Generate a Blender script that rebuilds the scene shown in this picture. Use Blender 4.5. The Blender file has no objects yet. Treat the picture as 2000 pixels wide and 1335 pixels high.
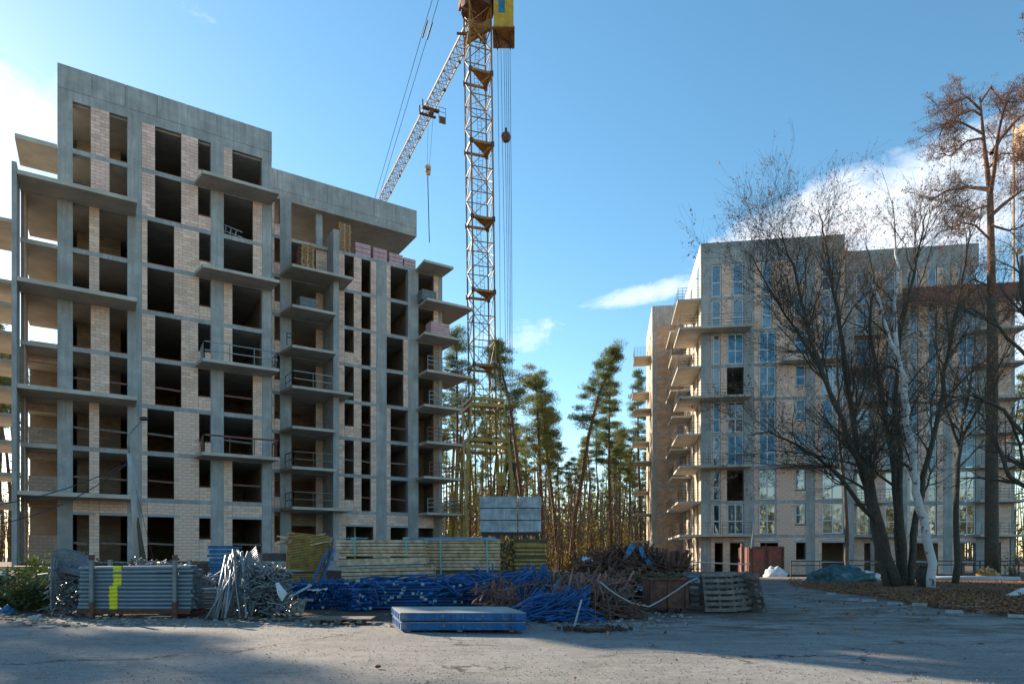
import bpy, math, random
from math import sin, cos, pi, radians, sqrt, atan2
from mathutils import Vector, Matrix, noise as mnoise
random.seed(7)
scene = bpy.context.scene
C = scene.collection

# ---------------------------------------------------------------- camera
F = 1300.0; HZ = 1085.0; EYE = 1.6
cam_data = bpy.data.cameras.new("camera"); cam = bpy.data.objects.new("camera", cam_data); C.objects.link(cam)
cam.location = (0, 0, EYE); cam.rotation_euler = (pi/2, 0, 0)
cam_data.sensor_width = 36; cam_data.lens = F/2000*36
cam_data.shift_y = (HZ-667.5)/2000
cam_data.clip_start = 0.1; cam_data.clip_end = 5000
scene.camera = cam

# ---------------------------------------------------------------- sky, sun, exposure
SUN_AZ = radians(-50.0)      # from +Y, positive towards +X
SUN_EL = radians(22.5)
w = bpy.data.worlds.new("World"); scene.world = w; w.use_nodes = True
wn = w.node_tree; wn.nodes.clear()
def N(tree, kind, **kw):
    n = tree.nodes.new(kind)
    for k, v in kw.items():
        if k.startswith('i_'):
            n.inputs[k[2:].replace('_', ' ')].default_value = v
        else: setattr(n, k, v)
    return n
sky = N(wn, 'ShaderNodeTexSky', sky_type='NISHITA', sun_disc=False, sun_elevation=SUN_EL, sun_rotation=SUN_AZ,
        altitude=100, air_density=1.0, dust_density=0.22, ozone_density=1.3)
wbg = N(wn, 'ShaderNodeBackground'); wout = N(wn, 'ShaderNodeOutputWorld')
wbg.inputs[1].default_value = 0.11
wtc = N(wn, 'ShaderNodeTexCoord')
def wmath(op, a, b=None, c=None, clamp=False):
    m = wn.nodes.new('ShaderNodeMath'); m.operation = op; m.use_clamp = clamp
    for i, x in enumerate((a, b, c)):
        if x is None: continue
        if isinstance(x, (int, float)): m.inputs[i].default_value = x
        else: wn.links.new(x, m.inputs[i])
    return m.outputs[0]
def sky_dir(px, py):
    return Vector(((px-1000)/F, 1, (HZ-py)/F)).normalized()
nz = N(wn, 'ShaderNodeTexNoise', i_Scale=8.0, i_Detail=12.0, i_Roughness=0.66, i_Distortion=0.35)
wmap = N(wn, 'ShaderNodeMapping'); wmap.inputs['Scale'].default_value = (1, 1, 2.2)
wn.links.new(wtc.outputs['Generated'], wmap.inputs['Vector']); wn.links.new(wmap.outputs[0], nz.inputs['Vector'])
def blob(px, py, rx, rz, tilt=0.0):
    """soft elliptical region of sky where a cloud bank sits (by direction)"""
    c = sky_dir(px, py)
    right = Vector((c.y, -c.x, 0)).normalized(); up = right.cross(c).normalized()
    r2 = right*cos(tilt)+up*sin(tilt); u2 = up*cos(tilt)-right*sin(tilt)
    outs = []
    for axis, rad in ((r2, rx), (u2, rz)):
        d = wn.nodes.new('ShaderNodeVectorMath'); d.operation = 'DOT_PRODUCT'
        wn.links.new(wtc.outputs['Generated'], d.inputs[0]); d.inputs[1].default_value = axis/rad
        outs.append(wmath('SUBTRACT', d.outputs['Value'], c.dot(axis)/rad))
    q = wmath('ADD', wmath('MULTIPLY', outs[0], outs[0]), wmath('MULTIPLY', outs[1], outs[1]))
    return wmath('SUBTRACT', 1.0, q, clamp=True)
acc = None
for (px, py, rx, rz, t, g) in ((1690, 430, .27, .085, .16, 1.0), (1850, 400, .14, .10, 0, .8), (1500, 470, .12, .05, .2, .9), (1290, 565, .15, .022, .13, .62), (1030, 650, .07, .05, 0, .6),
                               (0, 430, .09, .12, 0, .75), (20, 300, .10, .04, 0, .55), (-250, 380, .2, .2, 0, .7), (180, 90, .35, .22, -.3, .25), (960, 655, .05, .03, 0, .5),
                               (-500, 200, .4, .2, .3, .8), (2500, 500, .4, .12, .1, .9)):
    b = wmath('MULTIPLY', blob(px, py, rx, rz, t), g)
    acc = b if acc is None else wmath('MAXIMUM', acc, b)
dens = wmath('SUBTRACT', wmath('ADD', wmath('MULTIPLY', nz.outputs[0], 1.5), wmath('MULTIPLY', acc, .95)), 1.12, clamp=True)
dens = wmath('MULTIPLY', dens, 1.9, clamp=True)
dens = wmath('MULTIPLY', dens, wmath('MULTIPLY', acc, 5.0, clamp=True))
cl = N(wn, 'ShaderNodeMix', data_type='RGBA'); cl.inputs['B'].default_value = (5.6, 5.75, 6.1, 1)
wn.links.new(wmath('MULTIPLY', dens, .92), cl.inputs['Factor']); hs = N(wn, 'ShaderNodeHueSaturation'); hs.inputs['Hue'].default_value = .486; hs.inputs['Saturation'].default_value = 1.2; hs.inputs['Value'].default_value = 0.98
wn.links.new(sky.outputs[0], hs.inputs['Color']); wn.links.new(hs.outputs[0], cl.inputs['A'])
wn.links.new(cl.outputs['Result'], wbg.inputs[0]); wn.links.new(wbg.outputs[0], wout.inputs[0])

sd = bpy.data.lights.new("sun", 'SUN'); sd.energy = 5.0; sd.angle = radians(0.55); sd.color = (1, .82, .61)
sun = bpy.data.objects.new("sun", sd); C.objects.link(sun)
SDIR = Vector((sin(SUN_AZ)*cos(SUN_EL), cos(SUN_AZ)*cos(SUN_EL), sin(SUN_EL)))
sun.rotation_euler = SDIR.to_track_quat('Z', 'Y').to_euler()
sun.location = (-40, 40, 60)
scene.view_settings.view_transform = 'Standard'; scene.view_settings.look = 'None'
scene.view_settings.exposure = 1.2; scene.view_settings.gamma = 1

# ---------------------------------------------------------------- helpers
def P(px, py, Y): return Vector(((px-1000)/F*Y, Y, EYE+(HZ-py)/F*Y))
def X(px, Y): return (px-1000)/F*Y
def ZZ(py, Y): return EYE+(HZ-py)/F*Y
ROOT = {}
class MB:
    def __init__(s): s.v = []; s.f = []; s.m = []
    def hexa(s, c):
        b = len(s.v); s.v.extend(c)
        s.f += [(b, b+3, b+2, b+1), (b+4, b+5, b+6, b+7), (b, b+1, b+5, b+4), (b+1, b+2, b+6, b+5), (b+2, b+3, b+7, b+6), (b+3, b, b+4, b+7)]
        return s
    def box(s, c, d, rz=0, M=None):
        x, y, z = d[0]/2, d[1]/2, d[2]/2
        pts = [Vector(p) for p in ((-x,-y,-z),(x,-y,-z),(x,y,-z),(-x,y,-z),(-x,-y,z),(x,-y,z),(x,y,z),(-x,y,z))]
        if M is None: M = Matrix.Rotation(rz, 3, 'Z')
        c = Vector(c)
        return s.hexa([tuple(M @ p + c) for p in pts])
    def bar(s, p, q, w, h=None, up=(0, 0, 1)):
        p = Vector(p); q = Vector(q); h = h or w; d = (q-p)
        if d.length < 1e-6: return s
        d.normalize(); up = Vector(up)
        if abs(d.dot(up)) > .98: up = Vector((1, 0, 0))
        a = d.cross(up).normalized()*(w/2); b = a.cross(d).normalized()*(h/2)
        return s.hexa([tuple(k) for k in (p-a-b, p+a-b, q+a-b, q-a-b, p-a+b, p+a+b, q+a+b, q-a+b)])
    def tube(s, pts, r, n=6, caps=True):
        pts = [Vector(p) for p in pts]
        rs = r if isinstance(r, (list, tuple)) else [r]*len(pts)
        b0 = len(s.v); a = None
        for i, p in enumerate(pts):
            d = (pts[min(i+1, len(pts)-1)]-pts[max(i-1, 0)])
            if d.length < 1e-9: d = Vector((0, 0, 1))
            d.normalize()
            if a is None:
                t = Vector((0, 0, 1)) if abs(d.z) < .9 else Vector((1, 0, 0)); a = d.cross(t).normalized()
            else:
                a = (a-d*a.dot(d))
                if a.length < 1e-6: a = d.orthogonal()
                a.normalize()
            c = d.cross(a)
            for k in range(n):
                t = 2*pi*k/n; s.v.append(tuple(p+(a*cos(t)+c*sin(t))*rs[i]))
        for i in range(len(pts)-1):
            for k in range(n):
                k2 = (k+1) % n; u = b0+i*n; s.f.append((u+k, u+k2, u+n+k2, u+n+k))
        if caps:
            s.f.append(tuple(b0+k for k in range(n-1, -1, -1))); u = b0+(len(pts)-1)*n; s.f.append(tuple(u+k for k in range(n)))
        return s
    def quad(s, a, b, c, d): i = len(s.v); s.v += [tuple(a), tuple(b), tuple(c), tuple(d)]; s.f.append((i, i+1, i+2, i+3)); return s
    def tri(s, a, b, c): i = len(s.v); s.v += [tuple(a), tuple(b), tuple(c)]; s.f.append((i, i+1, i+2)); return s
    def fbox(s, fr, u0, u1, v0, v1, z0, z1):
        return s.hexa([tuple(fr.pt(*p)) for p in ((u0,v0,z0),(u1,v0,z0),(u1,v1,z0),(u0,v1,z0),(u0,v0,z1),(u1,v0,z1),(u1,v1,z1),(u0,v1,z1))])
    def sphere(s, c, r, n=8, m=6, sq=(1,1,1), jit=0):
        b = len(s.v); c = Vector(c)
        for i in range(m+1):
            for k in range(n):
                t = pi*i/m; p = 2*pi*k/n; j = 1+random.uniform(-jit, jit)
                s.v.append((c.x+r*sq[0]*sin(t)*cos(p)*j, c.y+r*sq[1]*sin(t)*sin(p)*j, c.z+r*sq[2]*cos(t)*j))
        for i in range(m):
            for k in range(n):
                k2 = (k+1) % n; s.f.append((b+i*n+k, b+(i+1)*n+k, b+(i+1)*n+k2, b+i*n+k2))
        return s
    def build(s, name, mat, parent=None, label=None, cat=None, group=None, kind=None, smooth=False, loc=None):
        base = Vector((0, 0, 0))
        if parent is not None: base = ROOT.get(parent.name, base)
        if loc is not None: base = Vector(loc)
        me = bpy.data.meshes.new(name)
        bx, by, bz = base
        me.from_pydata([(x-bx, y-by, z-bz) for x, y, z in s.v], [], s.f); me.materials.append(mat)
        if smooth: me.polygons.foreach_set('use_smooth', [True]*len(me.polygons))
        me.update()
        o = bpy.data.objects.new(name, me); C.objects.link(o)
        if parent is not None: o.parent = parent; ROOT[o.name] = base
        elif loc is not None: o.location = base; ROOT[o.name] = base
        tag(o, label, cat, group, kind)
        return o
def tag(o, label=None, cat=None, group=None, kind=None):
    if label: o['label'] = label
    if cat: o['category'] = cat
    if group: o['group'] = group
    if kind: o['kind'] = kind
    return o
def thing(name, label, cat, loc, group=None):
    o = bpy.data.objects.new(name, None); C.objects.link(o); o.location = loc; o.empty_display_size = .3
    ROOT[o.name] = Vector(loc); return tag(o, label, cat, group)
def inst(name, mesh, parent, loc=(0,0,0), rot=(0,0,0), scale=(1,1,1)):
    o = bpy.data.objects.new(name, mesh); C.objects.link(o); o.location = loc; o.rotation_euler = rot; o.scale = scale
    if parent is not None: o.parent = parent
    return o
def copy_tree(o, loc, rz=0.0, sc=1.0, label=None):
    r = o.copy(); C.objects.link(r); r.location = loc; r.rotation_euler = (r.rotation_euler.x, r.rotation_euler.y, rz); r.scale = (sc, sc, sc)
    if label: r['label'] = label
    for ch in o.children:
        c = ch.copy(); C.objects.link(c); c.parent = r
        for g in ch.children:
            d = g.copy(); C.objects.link(d); d.parent = c
    return r
class Fr:
    def __init__(s, o, d):
        s.o = Vector((o[0], o[1])); s.a = Vector(d).normalized(); s.n = Vector((-s.a.y, s.a.x))
    def pt(s, u, v, z): q = s.o+s.a*u+s.n*v; return Vector((q.x, q.y, z))
    def u(s, px, v=0):
        r = (px-1000)/F; q = s.o+s.n*v
        return (r*q.y-q.x)/(s.a.x-r*s.a.y)
    def Y(s, u, v=0): return s.pt(u, v, 0).y

# ---------------------------------------------------------------- materials
MATS = {}
def mat(name, col, rough=.8, var=.25, nscale=3.0, col2=None, f2=.5, bump=.0, bscale=30, island=0.0, metal=0.0, streak=0.0, spec=None, detail=6, thr=(.42, .62), trans=None):
    m = bpy.data.materials.new(name); m.use_nodes = True; t = m.node_tree; bs = t.nodes['Principled BSDF']
    L = t.links.new
    tc = N(t, 'ShaderNodeTexCoord'); n1 = N(t, 'ShaderNodeTexNoise', i_Scale=nscale, i_Detail=float(detail), i_Roughness=.6)
    L(tc.outputs['Object'], n1.inputs['Vector'])
    hsv = N(t, 'ShaderNodeHueSaturation'); hsv.inputs['Color'].default_value = (*col, 1)
    mr = N(t, 'ShaderNodeMapRange'); mr.inputs['From Min'].default_value = .3; mr.inputs['From Max'].default_value = .7
    mr.inputs['To Min'].default_value = 1-var; mr.inputs['To Max'].default_value = 1+var
    L(n1.outputs[0], mr.inputs['Value']); val = mr.outputs[0]
    def mul(a, b):
        k = N(t, 'ShaderNodeMath', operation='MULTIPLY'); L(a, k.inputs[0]); L(b, k.inputs[1]); return k.outputs[0]
    if island:
        g = N(t, 'ShaderNodeNewGeometry'); r2 = N(t, 'ShaderNodeMapRange'); r2.inputs['To Min'].default_value = 1-island; r2.inputs['To Max'].default_value = 1+island
        L(g.outputs['Random Per Island'], r2.inputs['Value']); val = mul(val, r2.outputs[0])
    if streak:
        mp = N(t, 'ShaderNodeMapping'); mp.inputs['Scale'].default_value = (5, 5, .35); L(tc.outputs['Object'], mp.inputs['Vector'])
        n3 = N(t, 'ShaderNodeTexNoise', i_Scale=1.0, i_Detail=5.0, i_Roughness=.65); L(mp.outputs[0], n3.inputs['Vector'])
        r3 = N(t, 'ShaderNodeMapRange'); r3.inputs['From Min'].default_value = .35; r3.inputs['From Max'].default_value = .65
        r3.inputs['To Min'].default_value = 1-streak; r3.inputs['To Max'].default_value = 1+streak*.6
        L(n3.outputs[0], r3.inputs['Value']); val = mul(val, r3.outputs[0])
    L(val, hsv.inputs['Value']); out = hsv.outputs[0]
    if col2:
        n2 = N(t, 'ShaderNodeTexNoise', i_Scale=nscale*.6, i_Detail=8.0, i_Roughness=.7); mp2 = N(t, 'ShaderNodeMapping'); mp2.inputs['Location'].default_value = (7, 3, 11)
        L(tc.outputs['Object'], mp2.inputs['Vector']); L(mp2.outputs[0], n2.inputs['Vector'])
        r4 = N(t, 'ShaderNodeMapRange'); r4.inputs['From Min'].default_value = thr[0]; r4.inputs['From Max'].default_value = thr[1]; r4.inputs['To Max'].default_value = f2
        L(n2.outputs[0], r4.inputs['Value'])
        mx = N(t, 'ShaderNodeMix', data_type='RGBA'); L(out, mx.inputs['A']); mx.inputs['B'].default_value = (*col2, 1); L(r4.outputs[0], mx.inputs['Factor']); out = mx.outputs['Result']
    L(out, bs.inputs['Base Color'])
    bs.inputs['Roughness'].default_value = rough; bs.inputs['Metallic'].default_value = metal
    if spec is not None: bs.inputs['Specular IOR Level'].default_value = spec
    if bump:
        nb = N(t, 'ShaderNodeTexNoise', i_Scale=float(bscale), i_Detail=5.0); L(tc.outputs['Object'], nb.inputs['Vector'])
        b = N(t, 'ShaderNodeBump', i_Strength=float(bump), i_Distance=.03); L(nb.outputs[0], b.inputs['Height']); L(b.outputs[0], bs.inputs['Normal'])
    if trans:
        tr = N(t, 'ShaderNodeBsdfTranslucent'); L(out, tr.inputs[0]); ms = N(t, 'ShaderNodeMixShader'); ms.inputs[0].default_value = trans
        L(bs.outputs[0], ms.inputs[1]); L(tr.outputs[0], ms.inputs[2]); L(ms.outputs[0], t.nodes['Material Output'].inputs[0])
    MATS[name] = m; return m
concrete = mat('concrete', (.37, .375, .365), .85, .2, 1.0, (.23, .235, .225), .6, .3, 25, streak=.2)
slabm = mat('slab_concrete', (.48, .44, .38), .85, .15, 1.0, (.3, .28, .24), .5, .2, 20)
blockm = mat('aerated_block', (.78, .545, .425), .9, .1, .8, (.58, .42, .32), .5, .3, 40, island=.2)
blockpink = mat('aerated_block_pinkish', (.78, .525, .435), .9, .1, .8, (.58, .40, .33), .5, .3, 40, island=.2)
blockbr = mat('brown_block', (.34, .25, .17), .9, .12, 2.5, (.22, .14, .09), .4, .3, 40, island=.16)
mortar = mat('mortar', (.25, .19, .15), .95, .2, 6)
brickred = mat('brick_red', (.28, .11, .07), .9, .25, 6)
lintelm = mat('lintel_concrete', (.34, .38, .41), .8, .12, 3)
steel = mat('galvanised_steel', (.19, .22, .235), .45, .2, 8, (.16, .17, .17), .5, metal=.45, island=.25)
steelpipe = mat('galvanised_pipe', (.2, .245, .275), .42, .1, 4, metal=.35, island=.12)
rust = mat('rusty_steel', (.15, .065, .04), .85, .4, 5, (.05, .03, .025), .7, .4, 30, island=.3)
rustpink = mat('rusty_rods', (.22, .12, .095), .85, .3, 5, (.1, .05, .04), .6, island=.4)
bluep = mat('blue_paint', (.012, .08, .24), .6, .35, 4, (.16, .19, .21), .8, .15, 30, island=.35, thr=(.56, .66))
bluepanel = mat('blue_panel_paint', (.012, .11, .30), .65, .35, 3.5, (.22, .25, .24), .7, .3, 25, island=.12, thr=(.54, .64), streak=.25)
bluetop = mat('panel_plywood_face', (.30, .32, .32), .7, .2, 1.6, (.20, .21, .2), .6, .15, 30)
bluecrate = mat('cyan_blue_paint', (.015, .14, .30), .55, .3, 4, (.3, .42, .46), .5, island=.25, thr=(.56, .64))
yellowc = mat('crane_yellow', (.30, .155, .025), .55, .25, 2.5, (.13, .065, .025), .75, .2, 20, island=.15)
whitec = mat('jib_paint', (.50, .38, .22), .5, .2, 2, (.25, .12, .06), .7)
yellowbase = mat('crane_base_yellow', (.42, .26, .04), .55, .25, 2.5, (.16, .09, .03), .6, .2, 20, island=.15)
yellowcab = mat('cab_yellow', (.62, .40, .03), .5, .15, 2, (.3, .17, .03), .5)
darkst = mat('dark_steel', (.035, .03, .03), .6, .3, 6)
cablem = mat('cable', (.03, .035, .04), .6, .2, 5)
redpt = mat('red_paint', (.35, .03, .03), .5, .2, 5)
redbr = mat('red_brown_paint', (.15, .05, .036), .6, .3, 4)
woodg = mat('weathered_timber', (.60, .44, .30), .85, .25, 6, (.12, .1, .07), .5, .3, 30, island=.25)
woody = mat('yellow_timber', (.60, .41, .23), .8, .2, 6, (.12, .09, .04), .5, .2, 30, island=.25)
woodo = mat('ochre_timber', (.42, .26, .05), .75, .25, 6, (.09, .06, .02), .5, .2, 30, island=.3)
woodlt = mat('pallet_wood', (.58, .37, .21), .85, .25, 5, (.2, .13, .08), .5, .2, 30, island=.3)
woodgr = mat('grey_pallet_wood', (.17, .145, .125), .9, .3, 5, (.08, .065, .055), .5, .2, 30, island=.3)
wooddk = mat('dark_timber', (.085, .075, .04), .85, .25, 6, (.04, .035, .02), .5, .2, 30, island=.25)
pinkpk = mat('pink_packing', (.48, .26, .27), .6, .2, 5, (.6, .5, .48), .5, island=.1)
tarpb = mat('blue_tarp', (.03, .17, .28), .4, .3, 4, (.12, .3, .4), .5, .5, 8)
tarpw = mat('white_sheet', (.55, .62, .68), .5, .15, 5, bump=.5, bscale=9)
tarpg = mat('teal_tarp', (.03, .10, .12), .5, .3, 3, (.2, .33, .4), .6, .5, 8, thr=(.55, .65))
strapm = mat('teal_strap', (.12, .42, .42), .4, .1, 5)
yellowt = mat('yellow_tape', (.75, .70, .02), .5, .15, 20)
ballastm = mat('ballast_concrete', (.48, .54, .57), .85, .2, 1.8, (.15, .17, .18), .6, .3, 20, streak=.2)
asph = None
barkd = mat('dark_bark', (.085, .068, .052), .95, .4, 6, (.045, .05, .03), .5, .6, 25)
barkp = mat('pine_bark', (.19, .095, .055), .95, .3, 3, (.07, .045, .035), .6, .6, 18)
barkp2 = mat('pine_bark_grey', (.16, .115, .085), .95, .3, 3, (.05, .04, .035), .6, .6, 18)
barkb = mat('birch_bark', (.55, .56, .55), .8, .1, 4, (.03, .03, .03), .95, .3, 20, thr=(.56, .6))
leafp = mat('pine_needles', (.11, .155, .05), .7, .35, .5, (.2, .2, .06), .6, island=.45, trans=.4)
leafp2 = mat('pine_needles_olive', (.16, .18, .05), .7, .35, .5, (.25, .22, .06), .6, island=.45, trans=.4)
leafr = mat('backlit_pine_needles', (.16, .095, .07), .8, .3, 1, (.22, .12, .08), .5, island=.4, trans=.2)  # brownish look of backlit needles put into the leaf colour
leafd = mat('dry_leaves', (.15, .08, .04), .8, .3, 2, (.17, .09, .03), .6, island=.5, trans=.3)
leafy = mat('yellow_leaves', (.34, .23, .035), .8, .35, .3, (.12, .13, .035), .7, island=.5, trans=.35)
leafg = mat('bush_leaves', (.045, .075, .03), .8, .3, 2, (.10, .11, .02), .6, island=.5, trans=.25)
litter = mat('leaf_litter', (.34, .13, .035), .85, .3, 2, (.10, .05, .03), .6, island=.6)
def pane_mat():
    m = bpy.data.materials.new('window_glass'); m.use_nodes = True; t = m.node_tree; b = t.nodes['Principled BSDF']
    b.inputs['Base Color'].default_value = (.025, .035, .04, 1); b.inputs['Roughness'].default_value = .03; b.inputs['Specular IOR Level'].default_value = 1.0
    b.inputs['Coat Weight'].default_value = 1.0; b.inputs['Coat IOR'].default_value = 2.2; b.inputs['Coat Roughness'].default_value = .02
    tc = N(t, 'ShaderNodeTexCoord'); n = N(t, 'ShaderNodeTexNoise', i_Scale=1.3, i_Detail=2.0); t.links.new(tc.outputs['Object'], n.inputs['Vector'])
    bp = N(t, 'ShaderNodeBump', i_Strength=.12, i_Distance=.02); t.links.new(n.outputs[0], bp.inputs['Height']); t.links.new(bp.outputs[0], b.inputs['Normal']); t.links.new(bp.outputs[0], b.inputs['Coat Normal'])
    return m
glass = pane_mat()
winframe = mat('window_frame_plastic', (.55, .62, .66), .4, .05, 5)
film = mat('sky_tinted_pane', (.012, .20, .36), .15, .3, 1.5, (.015, .07, .11), .6, spec=1.0)  # blue of the reflected sky put into the pane colour

def ground_mat():
    m = bpy.data.materials.new('asphalt_ground'); m.use_nodes = True; t = m.node_tree; bs = t.nodes['Principled BSDF']; L = t.links.new
    tc = N(t, 'ShaderNodeTexCoord')
    def noise(sc, det, ro=.6, loc=(0, 0, 0), scl=(1, 1, 1)):
        mp = N(t, 'ShaderNodeMapping'); mp.inputs['Location'].default_value = loc; mp.inputs['Scale'].default_value = scl; L(tc.outputs['Object'], mp.inputs['Vector'])
        n = N(t, 'ShaderNodeTexNoise', i_Scale=sc, i_Detail=float(det), i_Roughness=ro); L(mp.outputs[0], n.inputs['Vector']); return n.outputs[0]
    def ramp(x, a, b, lo=0., hi=1.):
        r = N(t, 'ShaderNodeMapRange'); r.inputs['From Min'].default_value = a; r.inputs['From Max'].default_value = b; r.inputs['To Min'].default_value = lo; r.inputs['To Max'].default_value = hi
        L(x, r.inputs['Value']); return r.outputs[0]
    def mix(a, b, f):
        mx = N(t, 'ShaderNodeMix', data_type='RGBA')
        for k, s in (('A', a), ('B', b)):
            if isinstance(s, tuple): mx.inputs[k].default_value = (*s, 1)
            else: L(s, mx.inputs[k])
        L(f, mx.inputs['Factor']); return mx.outputs['Result']
    def mm(op, a, b):
        k = N(t, 'ShaderNodeMath', operation=op, use_clamp=True)
        for i, s in enumerate((a, b)):
            if isinstance(s, (int, float)): k.inputs[i].default_value = s
            else: L(s, k.inputs[i])
        return k.outputs[0]
    c = mix((.17, .168, .163), (.265, .258, .247), ramp(noise(.35, 8, .65), .35, .65))
    c = mix(c, (.30, .29, .27), mm('MULTIPLY', ramp(noise(1.7, 9, .72, (3, 8, 0)), .5, .72), .7))
    c = mix(c, (.10, .09, .08), mm('MULTIPLY', ramp(noise(.8, 9, .7, (13, 1, 0), (1, 1.6, 1)), .54, .68), .6))
    c = mix(c, (.34, .33, .31), mm('MULTIPLY', ramp(noise(7, 8, .75, (9, 8, 0)), .52, .66), .55))
    c = mix(c, (.085, .078, .07), mm('MULTIPLY', ramp(noise(5, 9, .78, (19, 4, 0)), .54, .66), .6))
    c = mix(c, (.07, .065, .06), ramp(noise(38, 3, .7), .52, .7, 0, .85))
    c = mix(c, (.4, .39, .37), ramp(noise(55, 2, .6, (5, 5, 0)), .66, .78, 0, .7))
    c = mix(c, (.13, .12, .108), mm('MULTIPLY', ramp(noise(1.0, 7, .7, (21, 2, 0), (.35, 3.2, 1)), .52, .68), .5))
    c = mix(c, (.37, .36, .34), mm('MULTIPLY', ramp(noise(1.4, 7, .7, (2, 22, 0), (.5, 3.5, 1)), .56, .7), .45))
    # cracks
    vo = N(t, 'ShaderNodeTexVoronoi', feature='DISTANCE_TO_EDGE', i_Scale=.33); wn1 = N(t, 'ShaderNodeTexNoise', i_Scale=1.6, i_Detail=6.0, i_Roughness=.7); L(tc.outputs['Object'], wn1.inputs['Vector'])
    ad = N(t, 'ShaderNodeMixRGB', blend_type='LINEAR_LIGHT'); ad.inputs[0].default_value = .5; L(tc.outputs['Object'], ad.inputs[1]); L(wn1.outputs['Color'], ad.inputs[2]); L(ad.outputs[0], vo.inputs['Vector'])
    cr = ramp(vo.outputs['Distance'], .004, .014, 1, 0)
    cr = mm('MULTIPLY', cr, ramp(noise(.5, 2, .5, (30, 2, 0)), .5, .6))
    c = mix(c, (.035, .03, .028), cr)
    # earth away from the yard
    sp = N(t, 'ShaderNodeSeparateXYZ'); L(tc.outputs['Object'], sp.inputs[0])
    wob = mm('MULTIPLY', noise(.9, 6, .7, (2, 9, 0)), 1.0)
    yy = N(t, 'ShaderNodeMath', operation='ADD'); L(sp.outputs['Y'], yy.inputs[0]); k = N(t, 'ShaderNodeMath', operation='MULTIPLY'); L(wob, k.inputs[0]); k.inputs[1].default_value = 6.0; L(k.outputs[0], yy.inputs[1])
    lf = ramp(sp.outputs['X'], 6.5, 8.5, 1, 0)           # left of the driveway: earth begins under the stacks
    e1 = mm('MULTIPLY', ramp(yy.outputs[0], 19.6, 21.0), lf)
    e2 = ramp(yy.outputs[0], 47, 52)
    e = mm('MAXIMUM', e1, e2)
    earth = mix((.075, .05, .036), (.13, .095, .07), ramp(noise(1.2, 8, .7, (1, 1, 0)), .4, .65))
    c = mix(c, earth, e)
    # dirt spilt across the driveway at the right
    d = mm('MULTIPLY', ramp(noise(.55, 8, .72, (40, 11, 0), (1, 2.4, 1)), .46, .58), mm('MULTIPLY', ramp(sp.outputs['X'], .5, 3.0), ramp(sp.outputs['Y'], 11.5, 15)))
    c = mix(c, (.085, .058, .042), mm('MULTIPLY', d, .9))
    L(c, bs.inputs['Base Color']); bs.inputs['Roughness'].default_value = .9
    nb = noise(22, 8, .75); nb2 = noise(2.2, 6, .6, (4, 4, 0)); s = mm('MULTIPLY', nb, .5); 
    a2 = N(t, 'ShaderNodeMath', operation='ADD'); L(s, a2.inputs[0]); L(nb2, a2.inputs[1])
    a3 = N(t, 'ShaderNodeMath', operation='SUBTRACT'); L(a2.outputs[0], a3.inputs[0]); L(cr, a3.inputs[1])
    b = N(t, 'ShaderNodeBump', i_Strength=.9, i_Distance=.03); L(a3.outputs[0], b.inputs['Height']); L(b.outputs[0], bs.inputs['Normal'])
    return m
groundm = ground_mat()
litterg = mat('leafy_soil', (.16, .07, .03), .95, .4, 3, (.05, .035, .028), .7, .9, 18)
soil = mat('dark_soil', (.07, .045, .032), .95, .35, 2, (.035, .028, .022), .6, .8, 14)

# ---------------------------------------------------------------- ground
g = MB()
xs = [-600, -200, -80]+[-40+2*i for i in range(51)]+[100, 300, 900]; ys = [-300, -80, -20]+[0+2*i for i in range(46)]+[120, 200, 400, 1500]
for y in ys:
    for x in xs:
        h = 0.03*sin(x*.7+y*.3)*cos(y*.45-x*.2) if (-20 < y < 60 and abs(x) < 45 and y > 4) else 0
        g.v.append((x, y, h-.03))
nx = len(xs)
for j in range(len(ys)-1):
    for i in range(nx-1): g.f.append((j*nx+i, j*nx+i+1, (j+1)*nx+i+1, (j+1)*nx+i))
g.build('ground', groundm, kind='structure', smooth=True)
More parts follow.
